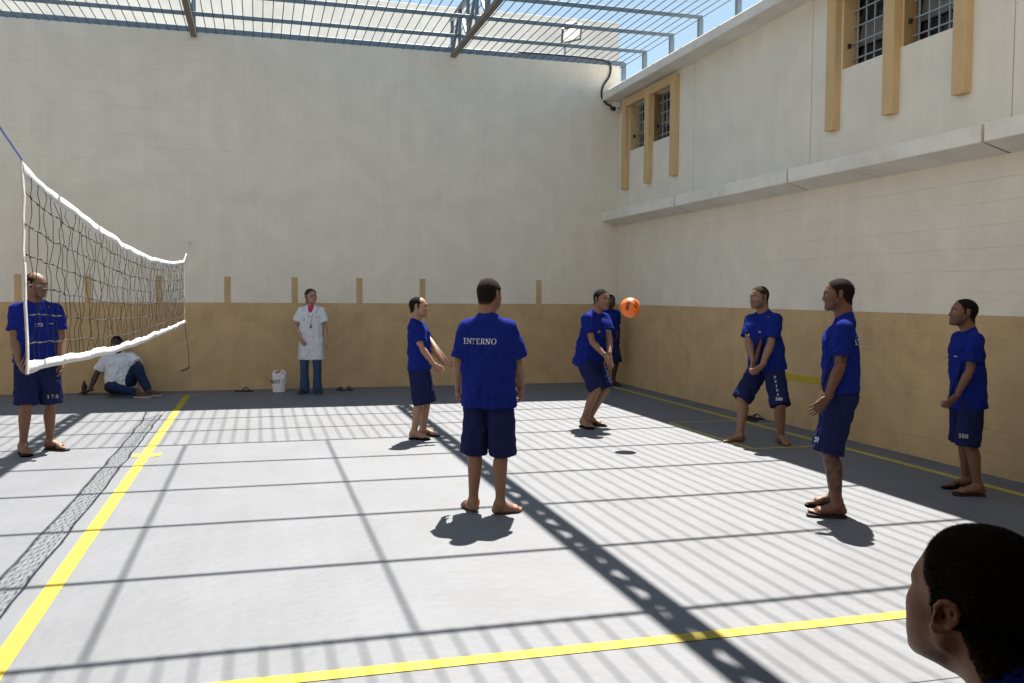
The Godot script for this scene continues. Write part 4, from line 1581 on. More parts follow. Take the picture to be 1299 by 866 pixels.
		hsn.displace(func(p: Vector3) -> float: return cloth_noise.get_noise_3dv(p * 120.0) * 0.0010 * minf(hl / 0.004, 1.5), 1.0)
		skin_part(t, "hair", hsn, mats.hair)
		sp["hair_skin"] = hsn
	sp["T"] = T
	sp["J"] = {"sh": sh, "el": el, "wr": wr, "hip": hip, "kn": kn, "an": an, "head": hcen, "hb": hb, "U": U, "L": Ls, "F": Fs, "hs": hs, "neck": neck}
	return t

# T-shirt: boxy trunk, shoulders, sleeves with flat ends
func shirt(t: Node3D, sp: Dictionary, m: Material, opt := {}) -> Field:
	var T: Callable = sp.T
	var j: Dictionary = sp.J
	var s: float = sp.H / 1.75
	var b: float = opt.get("bulk", 1.0) * s
	var wd: float = sp.get("wide", 1.0)
	var hem: float = opt.get("hem", 0.80)
	var hem_r: float = opt.get("hem_r", 0.124)
	var pts := PackedVector3Array([T.call(0.2, hem, 0.14), T.call(-0.2, hem, 0.14), T.call(0.2, hem, -0.14), T.call(-0.2, hem, -0.14), T.call(0, 1.5, 0)])
	for k in ["l", "r"]:
		pts.append(j.sh[k])
		pts.append(j.el[k])
	var lo := pts[0]
	var hi := pts[0]
	for p in pts:
		lo = lo.min(p)
		hi = hi.max(p)
	var e := Vector3.ONE * 0.13 * s
	var f := Field.new(lo - e, hi + e, 0.0105)
	var fl: float = opt.get("belly", 0.0)
	for g in [-1.0, 1.0]:
		f.cone(T.call(0.078 * g * wd, 1.275, -0.008), T.call(0.082 * g * wd, 1.08, 0.004 + fl * 0.5), 0.1 * b, 0.104 * b, 0.05)
		f.cone(T.call(0.082 * g * wd, 1.08, 0.004 + fl * 0.5), T.call(0.085 * g * wd, hem - 0.07, 0.006 + fl * 0.3), 0.106 * b, hem_r * b, 0.05, Vector3.ZERO, 1.0, true)
		f.cone(T.call(0.15 * g * wd, 1.378, -0.02), T.call(0.045 * g, 1.44, -0.032), 0.056 * s, 0.05 * s, 0.05)
		f.cone(T.call(0.07 * g, 1.3, 0.03), T.call(0.07 * g, 1.2, 0.03), 0.085 * b, 0.08 * b, 0.05)
	f.cone(T.call(0, 1.31, -0.005), T.call(0, hem - 0.07, 0.005 + fl * 0.4), 0.105 * b, (hem_r - 0.005) * b, 0.05, Vector3.ZERO, 1.0, true)
	f.cone(T.call(0, 1.43, -0.032), T.call(0, 1.462, -0.03), 0.075 * s, 0.066 * s, 0.03)
	for k in ["l", "r"]:
		var S: Vector3 = j.sh[k]
		var E: Vector3 = j.el[k]
		var slv: float = opt.get("sleeve", 0.8)
		f.cone(S, S.lerp(E, slv), 0.064 * s * opt.get("sleeve_r", 1.0), 0.074 * s * opt.get("sleeve_r", 1.0), 0.028, Vector3.ZERO, 1.0, true)
	f.cut(T.call(0, hem, 0), -(j.U as Vector3))
	# neck opening
	f.ball(T.call(0, 1.488, opt.get("neck_z", 0.0)), Basis(j.L, j.U, j.F), Vector3(0.066, 0.028, 0.07) * s, 0.01, true)
	var sk := Hide.new()
	f.mesh(sk, Color.WHITE)
	var amp: float = opt.get("fold", 0.006) * 2.6
	var sd: float = opt.get("seed", 1.0)
	var top: float = T.call(0, 1.42, 0).y
	var lift := func(p: Vector3) -> float:
		return fold(p, sd, amp, cloth_noise) * clampf((top - p.y) * 5.0 + 0.25, 0.15, 1.0)
	sk.displace(lift)
	var node := skin_part(t, opt.get("name", "shirt"), sk, m)
	sp["shirt_lift"] = lift
	sp["shirt_node"] = node
	return f

func shorts(t: Node3D, sp: Dictionary, m: Material, opt := {}) -> Field:
	var j: Dictionary = sp.J
	var s: float = sp.H / 1.75
	var F := heading(sp.phi)
	var L := Vector3.UP.cross(F)
	var hc: Vector3 = sp.get("hip", Vector3(0, 0.925 * s, 0))
	var lo := hc
	var hi := hc
	var ends := {}
	for k in ["l", "r"]:
		var len_: float = opt.get("len", 1.08)
		ends[k] = j.hip[k] + (j.kn[k] - j.hip[k]) * len_
		if len_ > 1.0:
			# cloth hangs: pull the end under the knee
			ends[k] = j.kn[k] + ((j.kn[k] - j.hip[k]).normalized() * 0.5 + Vector3.DOWN * 0.5) * (len_ - 1.0) * 0.43 * s
		lo = lo.min(ends[k])
		hi = hi.max(ends[k])
	var e := Vector3.ONE * 0.17 * s
	var f := Field.new(lo - e, hi + e, 0.0115)
	var r: float = opt.get("r", 1.0) * s
	f.cone(hc + (L * 0.07 + Vector3.UP * 0.04) * s, hc + (L * -0.07 + Vector3.UP * 0.04) * s, 0.088 * r, 0.088 * r, 0.04)
	f.cone(hc + (L * 0.07 - Vector3.UP * 0.06 - F * 0.004) * s, hc + (L * -0.07 - Vector3.UP * 0.06 - F * 0.004) * s, 0.094 * r, 0.094 * r, 0.05)
	for k in ["l", "r"]:
		f.cone(j.hip[k] + Vector3.DOWN * 0.03, ends[k], 0.1 * r, opt.get("hem_r", 0.098) * r, 0.03, Vector3.ZERO, 1.0, true)
	f.cut(hc + Vector3.UP * 0.1 * s, Vector3.UP)
	var sk := Hide.new()
	f.mesh(sk, Color.WHITE)
	var sd: float = opt.get("seed", 1.0) + 31.0
	var amp: float = opt.get("fold", 0.007) * 1.7
	var lift := func(p: Vector3) -> float: return fold(p, sd, amp, cloth_noise)
	sk.displace(lift)
	sp["shorts_lift"] = lift
	sp["shorts_node"] = skin_part(t, "shorts", sk, m)
	sp["shorts_end"] = ends
	return f

func sandals(t: Node3D, sp: Dictionary) -> void:
	var s: float = sp.H / 1.75
	for e in [["l", 1.0], ["r", -1.0]]:
		var A: Vector3 = sp.J.an[e[0]]
		var F := heading(sp["foot_" + e[0]])
		var b := Basis(Vector3.UP.cross(F), Vector3.UP, F).scaled(Vector3.ONE * s)
		flip_flop(t, Transform3D(b, Vector3(A.x, A.y - 0.075 * s - 0.0165, A.z)), e[1], mats.sandal, mats.strap, 0.042)

func add_shoe(t: Node3D, ankle: Vector3, fwd: Vector3, s: float, upper: Material, sole: Material) -> void:
	var F := Vector3(fwd.x, 0, fwd.z).normalized()
	var g := ankle.y - 0.075 * s
	var p := func(y: float, z: float) -> Vector3: return Vector3(ankle.x, g + y * s, ankle.z) + F * z * s
	var c: Vector3 = p.call(0.05, 0.06)
	var f := Field.new(c - Vector3(0.2, 0.07, 0.2) * s, c + Vector3(0.2, 0.09, 0.2) * s, 0.0075)
	f.cone(p.call(0.09, -0.01), p.call(0.045, -0.02), 0.042 * s, 0.042 * s, 0.02)
	f.cone(p.call(0.05, 0.0), p.call(0.036, 0.13), 0.044 * s, 0.036 * s, 0.03)
	f.cone(p.call(0.036, 0.1), p.call(0.032, 0.17), 0.042 * s, 0.032 * s, 0.03)
	f.cut(Vector3(c.x, g + 0.022, c.z), Vector3.DOWN)
	var sk := Hide.new()
	f.mesh(sk, Color.WHITE)
	var o := skin_part(t, "shoe", sk, upper)
	var poly := sole_outline(1.0, 0.006)
	for i in poly.size():
		poly[i] = Vector2(poly[i].x * 0.95, poly[i].y) * s
	part(o, "sole", slab(poly, 0.0, 0.026), sole, Vector3(ankle.x, g, ankle.z), Basis(Vector3.UP.cross(F), Vector3.UP, F))

func build_people() -> void:
	cloth_noise = FastNoiseLite.new()
	cloth_noise.seed = 77
	cloth_noise.frequency = 0.7
	cloth_noise.fractal_octaves = 2
	mats.weave = bump_tex(0.09, 61, 5.0, 512, 5)
	mats.weave_tint = noise_tex(0.02, Color(0.86, 0.86, 0.86), Color.WHITE, 19, 256, 4)
	skin_mat = plain(Color.WHITE, 0.55)
	skin_mat.vertex_color_use_as_albedo = true
	skin_mat.normal_enabled = true
	skin_mat.normal_texture = bump_tex(0.12, 71, 3.0, 512, 4)
	skin_mat.normal_scale = 0.18
	skin_mat.uv1_triplanar = true
	skin_mat.uv1_scale = Vector3.ONE * 5.0
	skin_mat.subsurf_scatter_enabled = true
	skin_mat.subsurf_scatter_strength = 0.06
	mats.hair = plain(Color.WHITE, 0.9)
	mats.hair.metallic_specular = 0.25
	mats.hair.vertex_color_use_as_albedo = true
	mats.hair.normal_enabled = true
	mats.hair.normal_texture = bump_tex(0.4, 81, 8.0, 512, 2)
	mats.hair.normal_scale = 0.6
	mats.hair.uv1_triplanar = true
	mats.hair.uv1_scale = Vector3.ONE * 8.0
	mats.blue = cloth(lin(0.0095, 0.0215, 0.20), 0.95, 1)
	mats.navy = cloth(lin(0.0155, 0.021, 0.082), 0.95, 2)
	mats.print = plain(lin(0.62, 0.63, 0.66), 0.8)
	mats.print_dull = plain(lin(0.42, 0.42, 0.34), 0.8)
	mats.sandal = plain(lin(0.016, 0.014, 0.014), 0.85)
	mats.strap = plain(lin(0.012, 0.011, 0.011), 0.6)
	mats.coat = cloth(lin(0.72, 0.73, 0.77), 0.85, 4)
	mats.jeans = cloth(lin(0.045, 0.085, 0.17), 0.95, 5)
	mats.jeans_dark = cloth(lin(0.018, 0.035, 0.085), 0.95, 6)
	mats.pink = cloth(lin(0.62, 0.04, 0.11), 0.85, 7)
	var black_hair := Color(0.012, 0.009, 0.008)
	var brown := Color(0.17, 0.08, 0.048)
	build_player_net(brown, black_hair)
	build_player_left(Color(0.31, 0.175, 0.11), black_hair)
	build_player_back(Color(0.198, 0.099, 0.059), black_hair)
	build_player_receiving(Color(0.216, 0.114, 0.071), black_hair)
	build_player_clasped(Color(0.228, 0.120, 0.077), Color(0.03, 0.02, 0.014))
	build_player_tattoo(Color(0.132, 0.057, 0.034), black_hair)
	build_player_right(Color(0.162, 0.075, 0.045), black_hair)
	build_corner_man(Color(0.051, 0.023, 0.016), black_hair)
	build_woman(Color(0.36, 0.205, 0.14), Color(0.035, 0.02, 0.012))
	build_seated_man(Color(0.036, 0.018, 0.014), black_hair)
	build_onlooker(Color(0.21, 0.098, 0.058), black_hair)

func build_player_net(skin: Color, hair: Color) -> void:
	var sp := {
		"label": "bald man in blue shirt numbered 175 standing behind the net", "pos": Vector3(-8.39, 0, 5.62), "H": 1.75, "phi": 32.0, "lean": 1.0, "wide": 1.04, "arm": 1.1,
		"look": {"skin": skin, "hair": hair, "bald": -0.03, "length": 0.0015, "beard": 0.25}, "look_phi": 78.0, "look_pitch": -4.0, "hip": Vector3(0.01, 0.945, 0.0),
		"wrist_r": Vector3(-0.04, 0.86, 0.24), "wrist_l": Vector3(0.27, 0.83, 0.03), "hand_r": Vector3(0.55, -0.75, 0.35), "curl_r": 0.5,
		"ankle_l": Vector3(0.05, 0.077, -0.13), "ankle_r": Vector3(-0.09, 0.077, 0.10), "foot_l": 75.0, "foot_r": 40.0, "sandals": true}
	var t := person(sp)
	var f := shirt(t, sp, mats.blue, {"seed": 2.0, "hem": 0.87, "sleeve": 0.72})
	var g := shorts(t, sp, mats.navy, {"seed": 3.0, "len": 1.05, "r": 1.05})
	sandals(t, sp)
	var F: Vector3 = sp.J.F
	var rt: Vector3 = sp.J.L
	lay_text(sp.shirt_node, "number", f, "175", "Droid Serif", 700, 0.032, (sp.T as Callable).call(0.01, 1.24, 0.0), rt, sp.J.U, F, sp.shirt_lift, mats.print)
	lay_text(sp.shirt_node, "emblem", f, "~", "Droid Serif", 700, 0.06, (sp.T as Callable).call(0.12, 1.25, 0.0), rt, sp.J.U, F, sp.shirt_lift, mats.print_dull)
	var e: Vector3 = sp.shorts_end.l
	lay_text(sp.shorts_node, "number", g, "1 7 8", "Droid Serif", 700, 0.035, e + Vector3(0.0, 0.08, 0.0), heading(122), Vector3.UP, heading(32), sp.shorts_lift, mats.print_dull)

func build_player_left(skin: Color, hair: Color) -> void:
	var sp := {
		"label": "short balding man in blue, side on, holding both hands out in front", "pos": Vector3(-4.592, 0, 5.585), "H": 1.53, "phi": 80.0, "lean": -1.0, "wide": 0.98, "arm": 1.12, "leg": 1.1, "neck": 1.1,
		"look": {"skin": skin, "hair": hair, "bald": 0.035, "length": 0.003, "beard": 0.15}, "look_phi": 84.0, "look_pitch": 3.0, "hip": Vector3(-0.01, 0.825, 0.0), "head": 1.08,
		"wrist_r": Vector3(0.20, 0.76, 0.12), "wrist_l": Vector3(0.27, 0.80, -0.12), "hand_r": Vector3(0.8, -0.55, 0.0), "hand_l": Vector3(0.85, -0.35, 0.1), "palm_r": Vector3(-0.1, 0.4, -0.9), "palm_l": Vector3(-0.1, 0.4, 0.9), "curl_r": 0.45, "curl_l": 0.5,
		"pole_r": Vector3(-0.5, -1.0, 0.35), "pole_l": Vector3(-0.5, -1.0, -0.35),
		"ankle_r": Vector3(-0.05, 0.068, 0.10), "ankle_l": Vector3(0.03, 0.068, -0.12), "foot_r": 72.0, "foot_l": 78.0, "sandals": true,
		"ink": [["leg", "r", 0.3, 0.05, 0.3]]}
	var t := person(sp)
	shirt(t, sp, mats.blue, {"seed": 12.0, "hem": 0.84, "sleeve": 0.66, "bulk": 0.98, "belly": 0.02})
	shorts(t, sp, mats.navy, {"seed": 13.0, "len": 1.16, "r": 1.03, "hem_r": 0.1})
	sandals(t, sp)

func build_player_back(skin: Color, hair: Color) -> void:
	var sp := {
		"label": "barefoot man seen from behind with INTERNO printed across his blue shirt", "pos": Vector3(-4.695, 0, 9.047), "H": 1.69, "phi": 166.0, "lean": 0.0, "wide": 0.94,
		"look": {"skin": skin, "hair": hair, "length": 0.007, "beard": 0.3}, "look_phi": 152.0, "look_pitch": -2.0, "hip": Vector3(0.01, 0.90, 0.02),
		"wrist_r": Vector3(0.25, 0.90, -0.14), "wrist_l": Vector3(-0.22, 0.90, -0.16), "hand_r": Vector3(0.05, -0.85, -0.35), "curl_r": 0.9, "palm_r": Vector3(-0.9, 0.0, -0.4),
		"pole_r": Vector3(0.2, -0.4, 1.0), "pole_l": Vector3(-0.2, -0.4, 1.0),
		"ankle_l": Vector3(-0.095, 0.075, 0.0), "ankle_r": Vector3(0.10, 0.075, 0.08), "foot_l": 205.0, "foot_r": 118.0,
		"knee_l": heading(185), "knee_r": heading(160)}
	var t := person(sp)
	var f := shirt(t, sp, mats.blue, {"seed": 22.0, "hem": 0.79, "sleeve": 0.84, "bulk": 1.02, "fold": 0.008, "sleeve_r": 1.05})
	shorts(t, sp, mats.navy, {"seed": 23.0, "len": 1.13, "r": 0.95, "hem_r": 0.104})
	lay_text(sp.shirt_node, "lettering", f, "INTERNO", "Droid Serif", 400, 0.040, (sp.T as Callable).call(0.035, 1.285, 0.0), -(sp.J.L as Vector3), sp.J.U, -(sp.J.F as Vector3), sp.shirt_lift, mats.print)

func build_player_receiving(skin: Color, hair: Color) -> void:
	var sp := {
		"label": "player in blue bending forward with joined arms to meet the ball", "pos": Vector3(-2.477, 0, 5.218), "H": 1.74, "phi": 44.0, "lean": 15.0, "tilt": 0.0,
		"look": {"skin": skin, "hair": hair, "length": 0.006, "beard": 0.1}, "look_phi": 36.0, "look_pitch": -2.0, "hip": Vector3(0.005, 0.86, -0.08),
		"wrist_r": Vector3(0.18, 0.86, 0.24), "wrist_l": Vector3(0.23, 0.85, 0.18), "hand_r": Vector3(0.42, -0.9, 0.1), "hand_l": Vector3(0.1, -0.95, 0.2), "palm_r": Vector3(0.6, 0.3, -0.6), "palm_l": Vector3(-0.5, 0.2, 0.8), "curl_r": 0.35, "curl_l": 0.7,
		"pole_r": Vector3(-0.6, -0.2, -0.3), "pole_l": Vector3(0.7, -0.3, -0.5),
		"ankle_r": Vector3(-0.06, 0.077, 0.04), "ankle_l": Vector3(0.02, 0.077, -0.08), "foot_r": 25.0, "foot_l": 70.0, "knee_r": heading(50), "knee_l": heading(62), "sandals": true}
	var t := person(sp)
	var f := shirt(t, sp, mats.blue, {"seed": 32.0, "hem": 0.80, "sleeve": 0.62, "fold": 0.007})
	var g := shorts(t, sp, mats.navy, {"seed": 33.0, "len": 1.0, "r": 1.0})
	sandals(t, sp)
	var rt: Vector3 = sp.J.L
	lay_text(sp.shirt_node, "number", f, "112", "Droid Sans", 700, 0.03, (sp.T as Callable).call(-0.07, 1.26, 0.0), rt, sp.J.U, sp.J.F, sp.shirt_lift, mats.print_dull)
	lay_text(sp.shirt_node, "emblem", f, "*", "Droid Sans", 700, 0.05, (sp.T as Callable).call(0.075, 1.26, 0.0), rt, sp.J.U, sp.J.F, sp.shirt_lift, mats.print)
	var kl: Vector3 = sp.J.kn.l
	var hl: Vector3 = sp.J.hip.l
	var word := "-----"
	for i in word.length():
		var p := hl.lerp(kl, 0.42 + 0.11 * i)
		lay_text(sp.shorts_node, "letter", g, word[i], "Droid Serif", 700, 0.03, p, heading(138), Vector3.UP, heading(48), sp.shorts_lift, mats.print_dull)

func build_player_clasped(skin: Color, hair: Color) -> void:
	var sp := {
		"label": "barefoot man in blue with feet apart and hands clasped low", "pos": Vector3(-1.038, 0, 6.70), "H": 1.76, "phi": -56.0, "lean": 7.0, "wide": 1.04, "arm": 1.12, "leg": 1.08,
		"look": {"skin": skin, "hair": hair, "length": 0.005, "beard": 0.45}, "look_phi": -64.0, "look_pitch": 0.0, "hip": Vector3(0.055, 0.87, 0.0), "tilt": 3.0,
		"wrist_l": Vector3(-0.085, 0.81, 0.27), "wrist_r": Vector3(-0.15, 0.83, 0.22), "hand_l": Vector3(-0.75, -0.6, 0.0), "hand_r": Vector3(-0.05, -0.95, 0.2), "palm_l": Vector3(-0.3, 0.3, -0.9), "palm_r": Vector3(0.6, 0.1, 0.8), "curl_l": 0.8, "curl_r": 0.7,
		"pole_l": Vector3(0.5, -0.4, -0.5), "pole_r": Vector3(-0.5, -0.2, -0.4),
		"ankle_r": Vector3(-0.225, 0.077, 0.02), "ankle_l": Vector3(0.20, 0.077, 0.08), "foot_r": -78.0, "foot_l": 8.0, "knee_r": heading(-60), "knee_l": heading(-5)}
	var t := person(sp)
	var f := shirt(t, sp, mats.blue, {"seed": 42.0, "hem": 0.84, "sleeve": 0.72, "fold": 0.007, "bulk": 1.04})
	var g := shorts(t, sp, mats.navy, {"seed": 43.0, "len": 1.08, "r": 1.06})
	var rt: Vector3 = sp.J.L
	lay_text(sp.shirt_node, "lettering", f, "NA", "Droid Sans", 800, 0.028, (sp.T as Callable).call(-0.10, 1.24, 0.0), rt, sp.J.U, sp.J.F, sp.shirt_lift, plain(lin(0.62, 0.66, 0.3), 0.8))
	lay_text(sp.shirt_node, "emblem", f, "=", "Droid Sans", 700, 0.045, (sp.T as Callable).call(0.06, 1.27, 0.0), rt, sp.J.U, sp.J.F, sp.shirt_lift, mats.print_dull)
	var kl: Vector3 = sp.shorts_end.l
	var hl: Vector3 = sp.J.hip.l
	var word := ["D", "E", "J", "U", "S", "180"]
	for i in word.size():
		var p := hl.lerp(kl, 0.28 + 0.105 * i)
		lay_text(sp.shorts_node, "letter", g, word[i], "Droid Serif", 700, 0.024 if i < 5 else 0.032, p, heading(72), Vector3.UP, heading(-18), sp.shorts_lift, mats.print)

func build_player_tattoo(skin: Color, hair: Color) -> void:
	var sp := {
		"label": "tall man in blue and flip-flops, side on, with tattooed arm and shin", "pos": Vector3(-2.234, 0, 9.713), "H": 1.70, "phi": -108.0, "lean": 2.0, "wide": 1.06, "arm": 1.12, "leg": 1.1,
		"look": {"skin": skin, "hair": hair, "length": 0.004, "beard": 0.2}, "look_phi": -106.0, "look_pitch": 0.0, "hip": Vector3(0.03, 0.915, 0.0),
		"wrist_l": Vector3(-0.145, 0.86, 0.20), "wrist_r": Vector3(0.02, 0.84, -0.24), "hand_l": Vector3(-0.72, -0.66, 0.05), "curl_l": 0.3, "palm_l": Vector3(-0.25, 0.1, -0.95), "pole_l": Vector3(0.7, -0.7, 0.25),
		"ankle_l": Vector3(-0.03, 0.077, 0.15), "ankle_r": Vector3(0.06, 0.077, -0.16), "foot_l": -104.0, "foot_r": -100.0, "sandals": true,
		"ink": [["arm", "l", 0.25, 0.08, 0.75], ["leg", "l", 0.3, 0.1, 0.65], ["leg", "l", 0.55, 0.09, 0.65]]}
	var t := person(sp)
	var f := shirt(t, sp, mats.blue, {"seed": 52.0, "hem": 0.90, "sleeve": 0.72, "fold": 0.007})
	var g := shorts(t, sp, mats.navy, {"seed": 53.0, "len": 1.08, "r": 1.08})
	sandals(t, sp)
	lay_text(sp.shirt_node, "lettering", f, "INTERNO", "Droid Serif", 400, 0.040, (sp.T as Callable).call(0.012, 1.275, 0.0), -(sp.J.L as Vector3), sp.J.U, -(sp.J.F as Vector3), sp.shirt_lift, mats.print)
	lay_text(sp.shorts_node, "number", g, "51", "Droid Sans", 700, 0.035, (sp.shorts_end.l as Vector3) + Vector3(0.0, 0.1, 0), heading(5), Vector3.UP, heading(-85), sp.shorts_lift, mats.print)

func build_player_right(skin: Color, hair: Color) -> void:
	var sp := {
		"label": "man in blue and flip-flops alone in the shade by the cell block wall", "pos": Vector3(-0.758, 0, 9.398), "H": 1.55, "phi": -92.0, "lean": 4.0, "arm": 1.05, "leg": 1.05,
		"look": {"skin": skin, "hair": hair, "length": 0.003, "beard": 0.45}, "look_phi": -98.0, "look_pitch": 10.0, "hip": Vector3(-0.03, 0.84, 0.0), "head": 1.06,
		"wrist_l": Vector3(-0.215, 0.765, 0.16), "wrist_r": Vector3(-0.05, 0.72, -0.22), "hand_l": Vector3(-0.72, -0.68, 0.05), "curl_l": 0.7, "palm_l": Vector3(-0.25, 0.3, -0.9), "pole_l": Vector3(0.7, -0.8, 0.2),
		"ankle_l": Vector3(0.02, 0.068, 0.11), "ankle_r": Vector3(0.06, 0.068, -0.15), "foot_l": -98.0, "foot_r": -95.0, "sandals": true}
	var t := person(sp)
	var f := shirt(t, sp, mats.blue, {"seed": 62.0, "hem": 0.76, "sleeve": 0.7, "fold": 0.007, "sleeve_r": 1.05})
	var g := shorts(t, sp, mats.navy, {"seed": 63.0, "len": 1.12, "r": 1.06})
	sandals(t, sp)
	lay_text(sp.shorts_node, "number", g, "188", "Droid Serif", 700, 0.035, (sp.shorts_end.l as Vector3) + Vector3(-0.02, 0.09, 0.0), heading(50), Vector3.UP, heading(-40), sp.shorts_lift, mats.print_dull)
	lay_text(sp.shirt_node, "emblem", f, "--", "Droid Serif", 700, 0.05, (sp.T as Callable).call(0.08, 1.25, 0.0), sp.J.L, sp.J.U, sp.J.F, sp.shirt_lift, mats.print)

func build_corner_man(skin: Color, hair: Color) -> void:
	var sp := {
		"label": "dark-skinned man in blue in the wall corner, mostly hidden by the receiving player", "pos": Vector3(-0.389, 0, 0.64), "H": 1.6, "phi": 25.0,
		"look": {"skin": skin, "hair": hair, "length": 0.003}, "look_phi": 20.0, "wrist_l": Vector3(0.12, 0.88, 0.16), "wrist_r": Vector3(-0.22, 0.8, 0.05), "hip": Vector3(0.0, 0.845, 0.0),
		"ankle_l": Vector3(0.08, 0.07, -0.03), "ankle_r": Vector3(-0.1, 0.07, 0.03), "foot_l": 35.0, "foot_r": 5.0, "sandals": true}
	var t := person(sp)
	shirt(t, sp, mats.blue, {"seed": 72.0, "sleeve": 0.7})
	shorts(t, sp, mats.navy, {"seed": 73.0})
	sandals(t, sp)

func build_woman(skin: Color, hair: Color) -> void:
	var sp := {
		"label": "woman in white coat and jeans with a whistle, standing at the back wall", "pos": Vector3(-5.507, 0, 0.80), "H": 1.64, "phi": 4.0, "female": true, "wide": 0.95, "arm": 0.88, "hand": 0.9,
		"look": {"skin": skin, "hair": hair, "length": 0.014}, "look_phi": 42.0, "look_pitch": 3.0, "ponytail": true, "hip": Vector3(0.02, 0.875, 0.0), "trousers": true,
		"wrist_r": Vector3(-0.11, 0.88, 0.16), "wrist_l": Vector3(0.285, 0.77, 0.06), "hand_r": Vector3(0.45, -0.85, 0.1), "palm_r": Vector3(0.4, 0.2, -0.9), "curl_r": 0.6,
		"pole_r": Vector3(-0.9, -0.3, -0.4),
		"ankle_r": Vector3(-0.085, 0.07, 0.02), "ankle_l": Vector3(0.115, 0.07, 0.02), "foot_r": -14.0, "foot_l": 22.0}
	var t := person(sp)
	var f := shirt(t, sp, mats.coat, {"name": "coat", "seed": 82.0, "hem": 0.57, "hem_r": 0.138, "sleeve": 0.70, "sleeve_r": 1.1, "fold": 0.006, "neck_z": 0.03})
	var T: Callable = sp.T
	# jeans
	var js := Hide.new()
	var s := 1.64 / 1.75
	for k in ["l", "r"]:
		var J: Vector3 = sp.J.hip[k]
		var K: Vector3 = sp.J.kn[k]
		var A: Vector3 = sp.J.an[k]
		var ch := chain([[J, 0.06], [J.lerp(K, 0.5), 0.064], [J.lerp(K, 0.85), 0.066], [K, 0.063], [K.lerp(A, 0.5), 0.063], [K.lerp(A, 0.9), 0.074], [A + Vector3.DOWN * 0.035, 0.08], [A + Vector3.DOWN * 0.036, 0.07]], 5)
		js.loft(ch[0], ch[1], 20, 1.05, Vector3.RIGHT, Color.WHITE)
	js.displace(func(p: Vector3) -> float: return fold(p, 5.0, 0.007, cloth_noise))
	skin_part(t, "jeans", js, mats.jeans)
	for k in ["l", "r"]:
		add_shoe(t, sp.J.an[k], heading(sp["foot_" + k]), s, plain(lin(0.012, 0.013, 0.02), 0.6), plain(lin(0.05, 0.05, 0.05), 0.8))
	# pink top in the open neck, lapels, pocket emblem, buttons
	var tp := Hide.new()
	var tf := Field.new(T.call(0, 1.40, 0) - Vector3.ONE * 0.13, T.call(0, 1.40, 0) + Vector3.ONE * 0.13, 0.008)
	tf.cone(T.call(0, 1.46, -0.02), T.call(0, 1.36, 0.066), 0.056, 0.036, 0.02)
	tf.mesh(tp, Color.WHITE)
	skin_part(t, "top", tp, mats.pink)
	for g in [-1.0, 1.0]:
		var st := SurfaceTool.new()
		st.begin(Mesh.PRIMITIVE_TRIANGLES)
		var a: Vector3 = T.call(0.062 * g, 1.478, 0.005)
		var b: Vector3 = T.call(0.115 * g, 1.425, 0.075)
		var c: Vector3 = T.call(0.085 * g, 1.365, 0.118)
		var d: Vector3 = T.call(0.012 * g, 1.30, 0.125)
		var e: Vector3 = T.call(0.04 * g, 1.40, 0.095)
		for off in [Vector3.ZERO, Vector3(0, 0, -0.006)]:
			for v in [a, b, e, b, c, e, c, d, e]:
				st.add_vertex(v + off)
		st.generate_normals()
		part(sp.shirt_node, "lapel", st.commit(), mats.coat)
	var lay := func(x: float, y: float) -> Vector3:
		var p: Vector3 = T.call(x, y, 0.25)
		for i in 90:
			if f.at(p) < 0.0:
				break
			p -= sp.J.F * 0.004
		return p + sp.J.F * 0.009
	for i in 4:
		var bt := CylinderMesh.new()
		bt.top_radius = 0.008
		bt.bottom_radius = 0.008
		bt.height = 0.004
		bt.radial_segments = 12
		part(sp.shirt_node, "button", bt, mats.white_plastic, lay.call(0.0, 1.2 - i * 0.14), Basis(Vector3.RIGHT, PI / 2))
	part(sp.shirt_node, "emblem", tube([lay.call(-0.105, 1.25), lay.call(-0.075, 1.262), lay.call(-0.06, 1.25)], 0.005, 6), plain(lin(0.12, 0.12, 0.2), 0.8))
	part(sp.shirt_node, "emblem", tube([lay.call(-0.105, 1.23), lay.call(-0.085, 1.215), lay.call(-0.062, 1.228), lay.call(-0.07, 1.205)], 0.005, 6), plain(lin(0.12, 0.12, 0.2), 0.8))
	var pk := Hide.new()
	pk.loft(PackedVector3Array([lay.call(-0.125, 0.93), lay.call(-0.04, 0.92)]), PackedFloat32Array([0.006, 0.006]), 6, 0.5, Vector3.UP, Color.WHITE)
	skin_part(sp.shirt_node, "pocket_edge", pk, mats.coat)
	part(sp.shirt_node, "pink_cloth", boxm(Vector3(0.045, 0.05, 0.012), 0.004), mats.pink, lay.call(-0.125, 0.905) + Vector3(-0.01, 0.0, 0.0), Basis(Vector3.UP, -0.5))
	# lanyard with whistle
	var blue := plain(lin(0.05, 0.1, 0.3), 0.8)
	for g in [-1.0, 1.0]:
		part(t, "lanyard", tube([T.call(0.058 * g, 1.475, -0.01), lay.call(0.06 * g, 1.42), lay.call(0.038 * g, 1.33), lay.call(0.014, 1.23), lay.call(0.012, 1.15)], 0.004, 6), blue)
	var wh := CylinderMesh.new()
	wh.top_radius = 0.016
	wh.bottom_radius = 0.016
	wh.height = 0.022
	part(t, "whistle", wh, mats.black, lay.call(0.012, 1.125) + Vector3(0, 0, 0.01), Basis(Vector3.BACK, PI / 2))
	part(t, "whistle", boxm(Vector3(0.018, 0.03, 0.016), 0.003), mats.black, lay.call(0.018, 1.145) + Vector3(0, 0, 0.008))
	# glasses
	var hb: Basis = sp.J.hb
	var hc: Vector3 = sp.J.head
	var st2 := SurfaceTool.new()
	st2.begin(Mesh.PRIMITIVE_TRIANGLES)
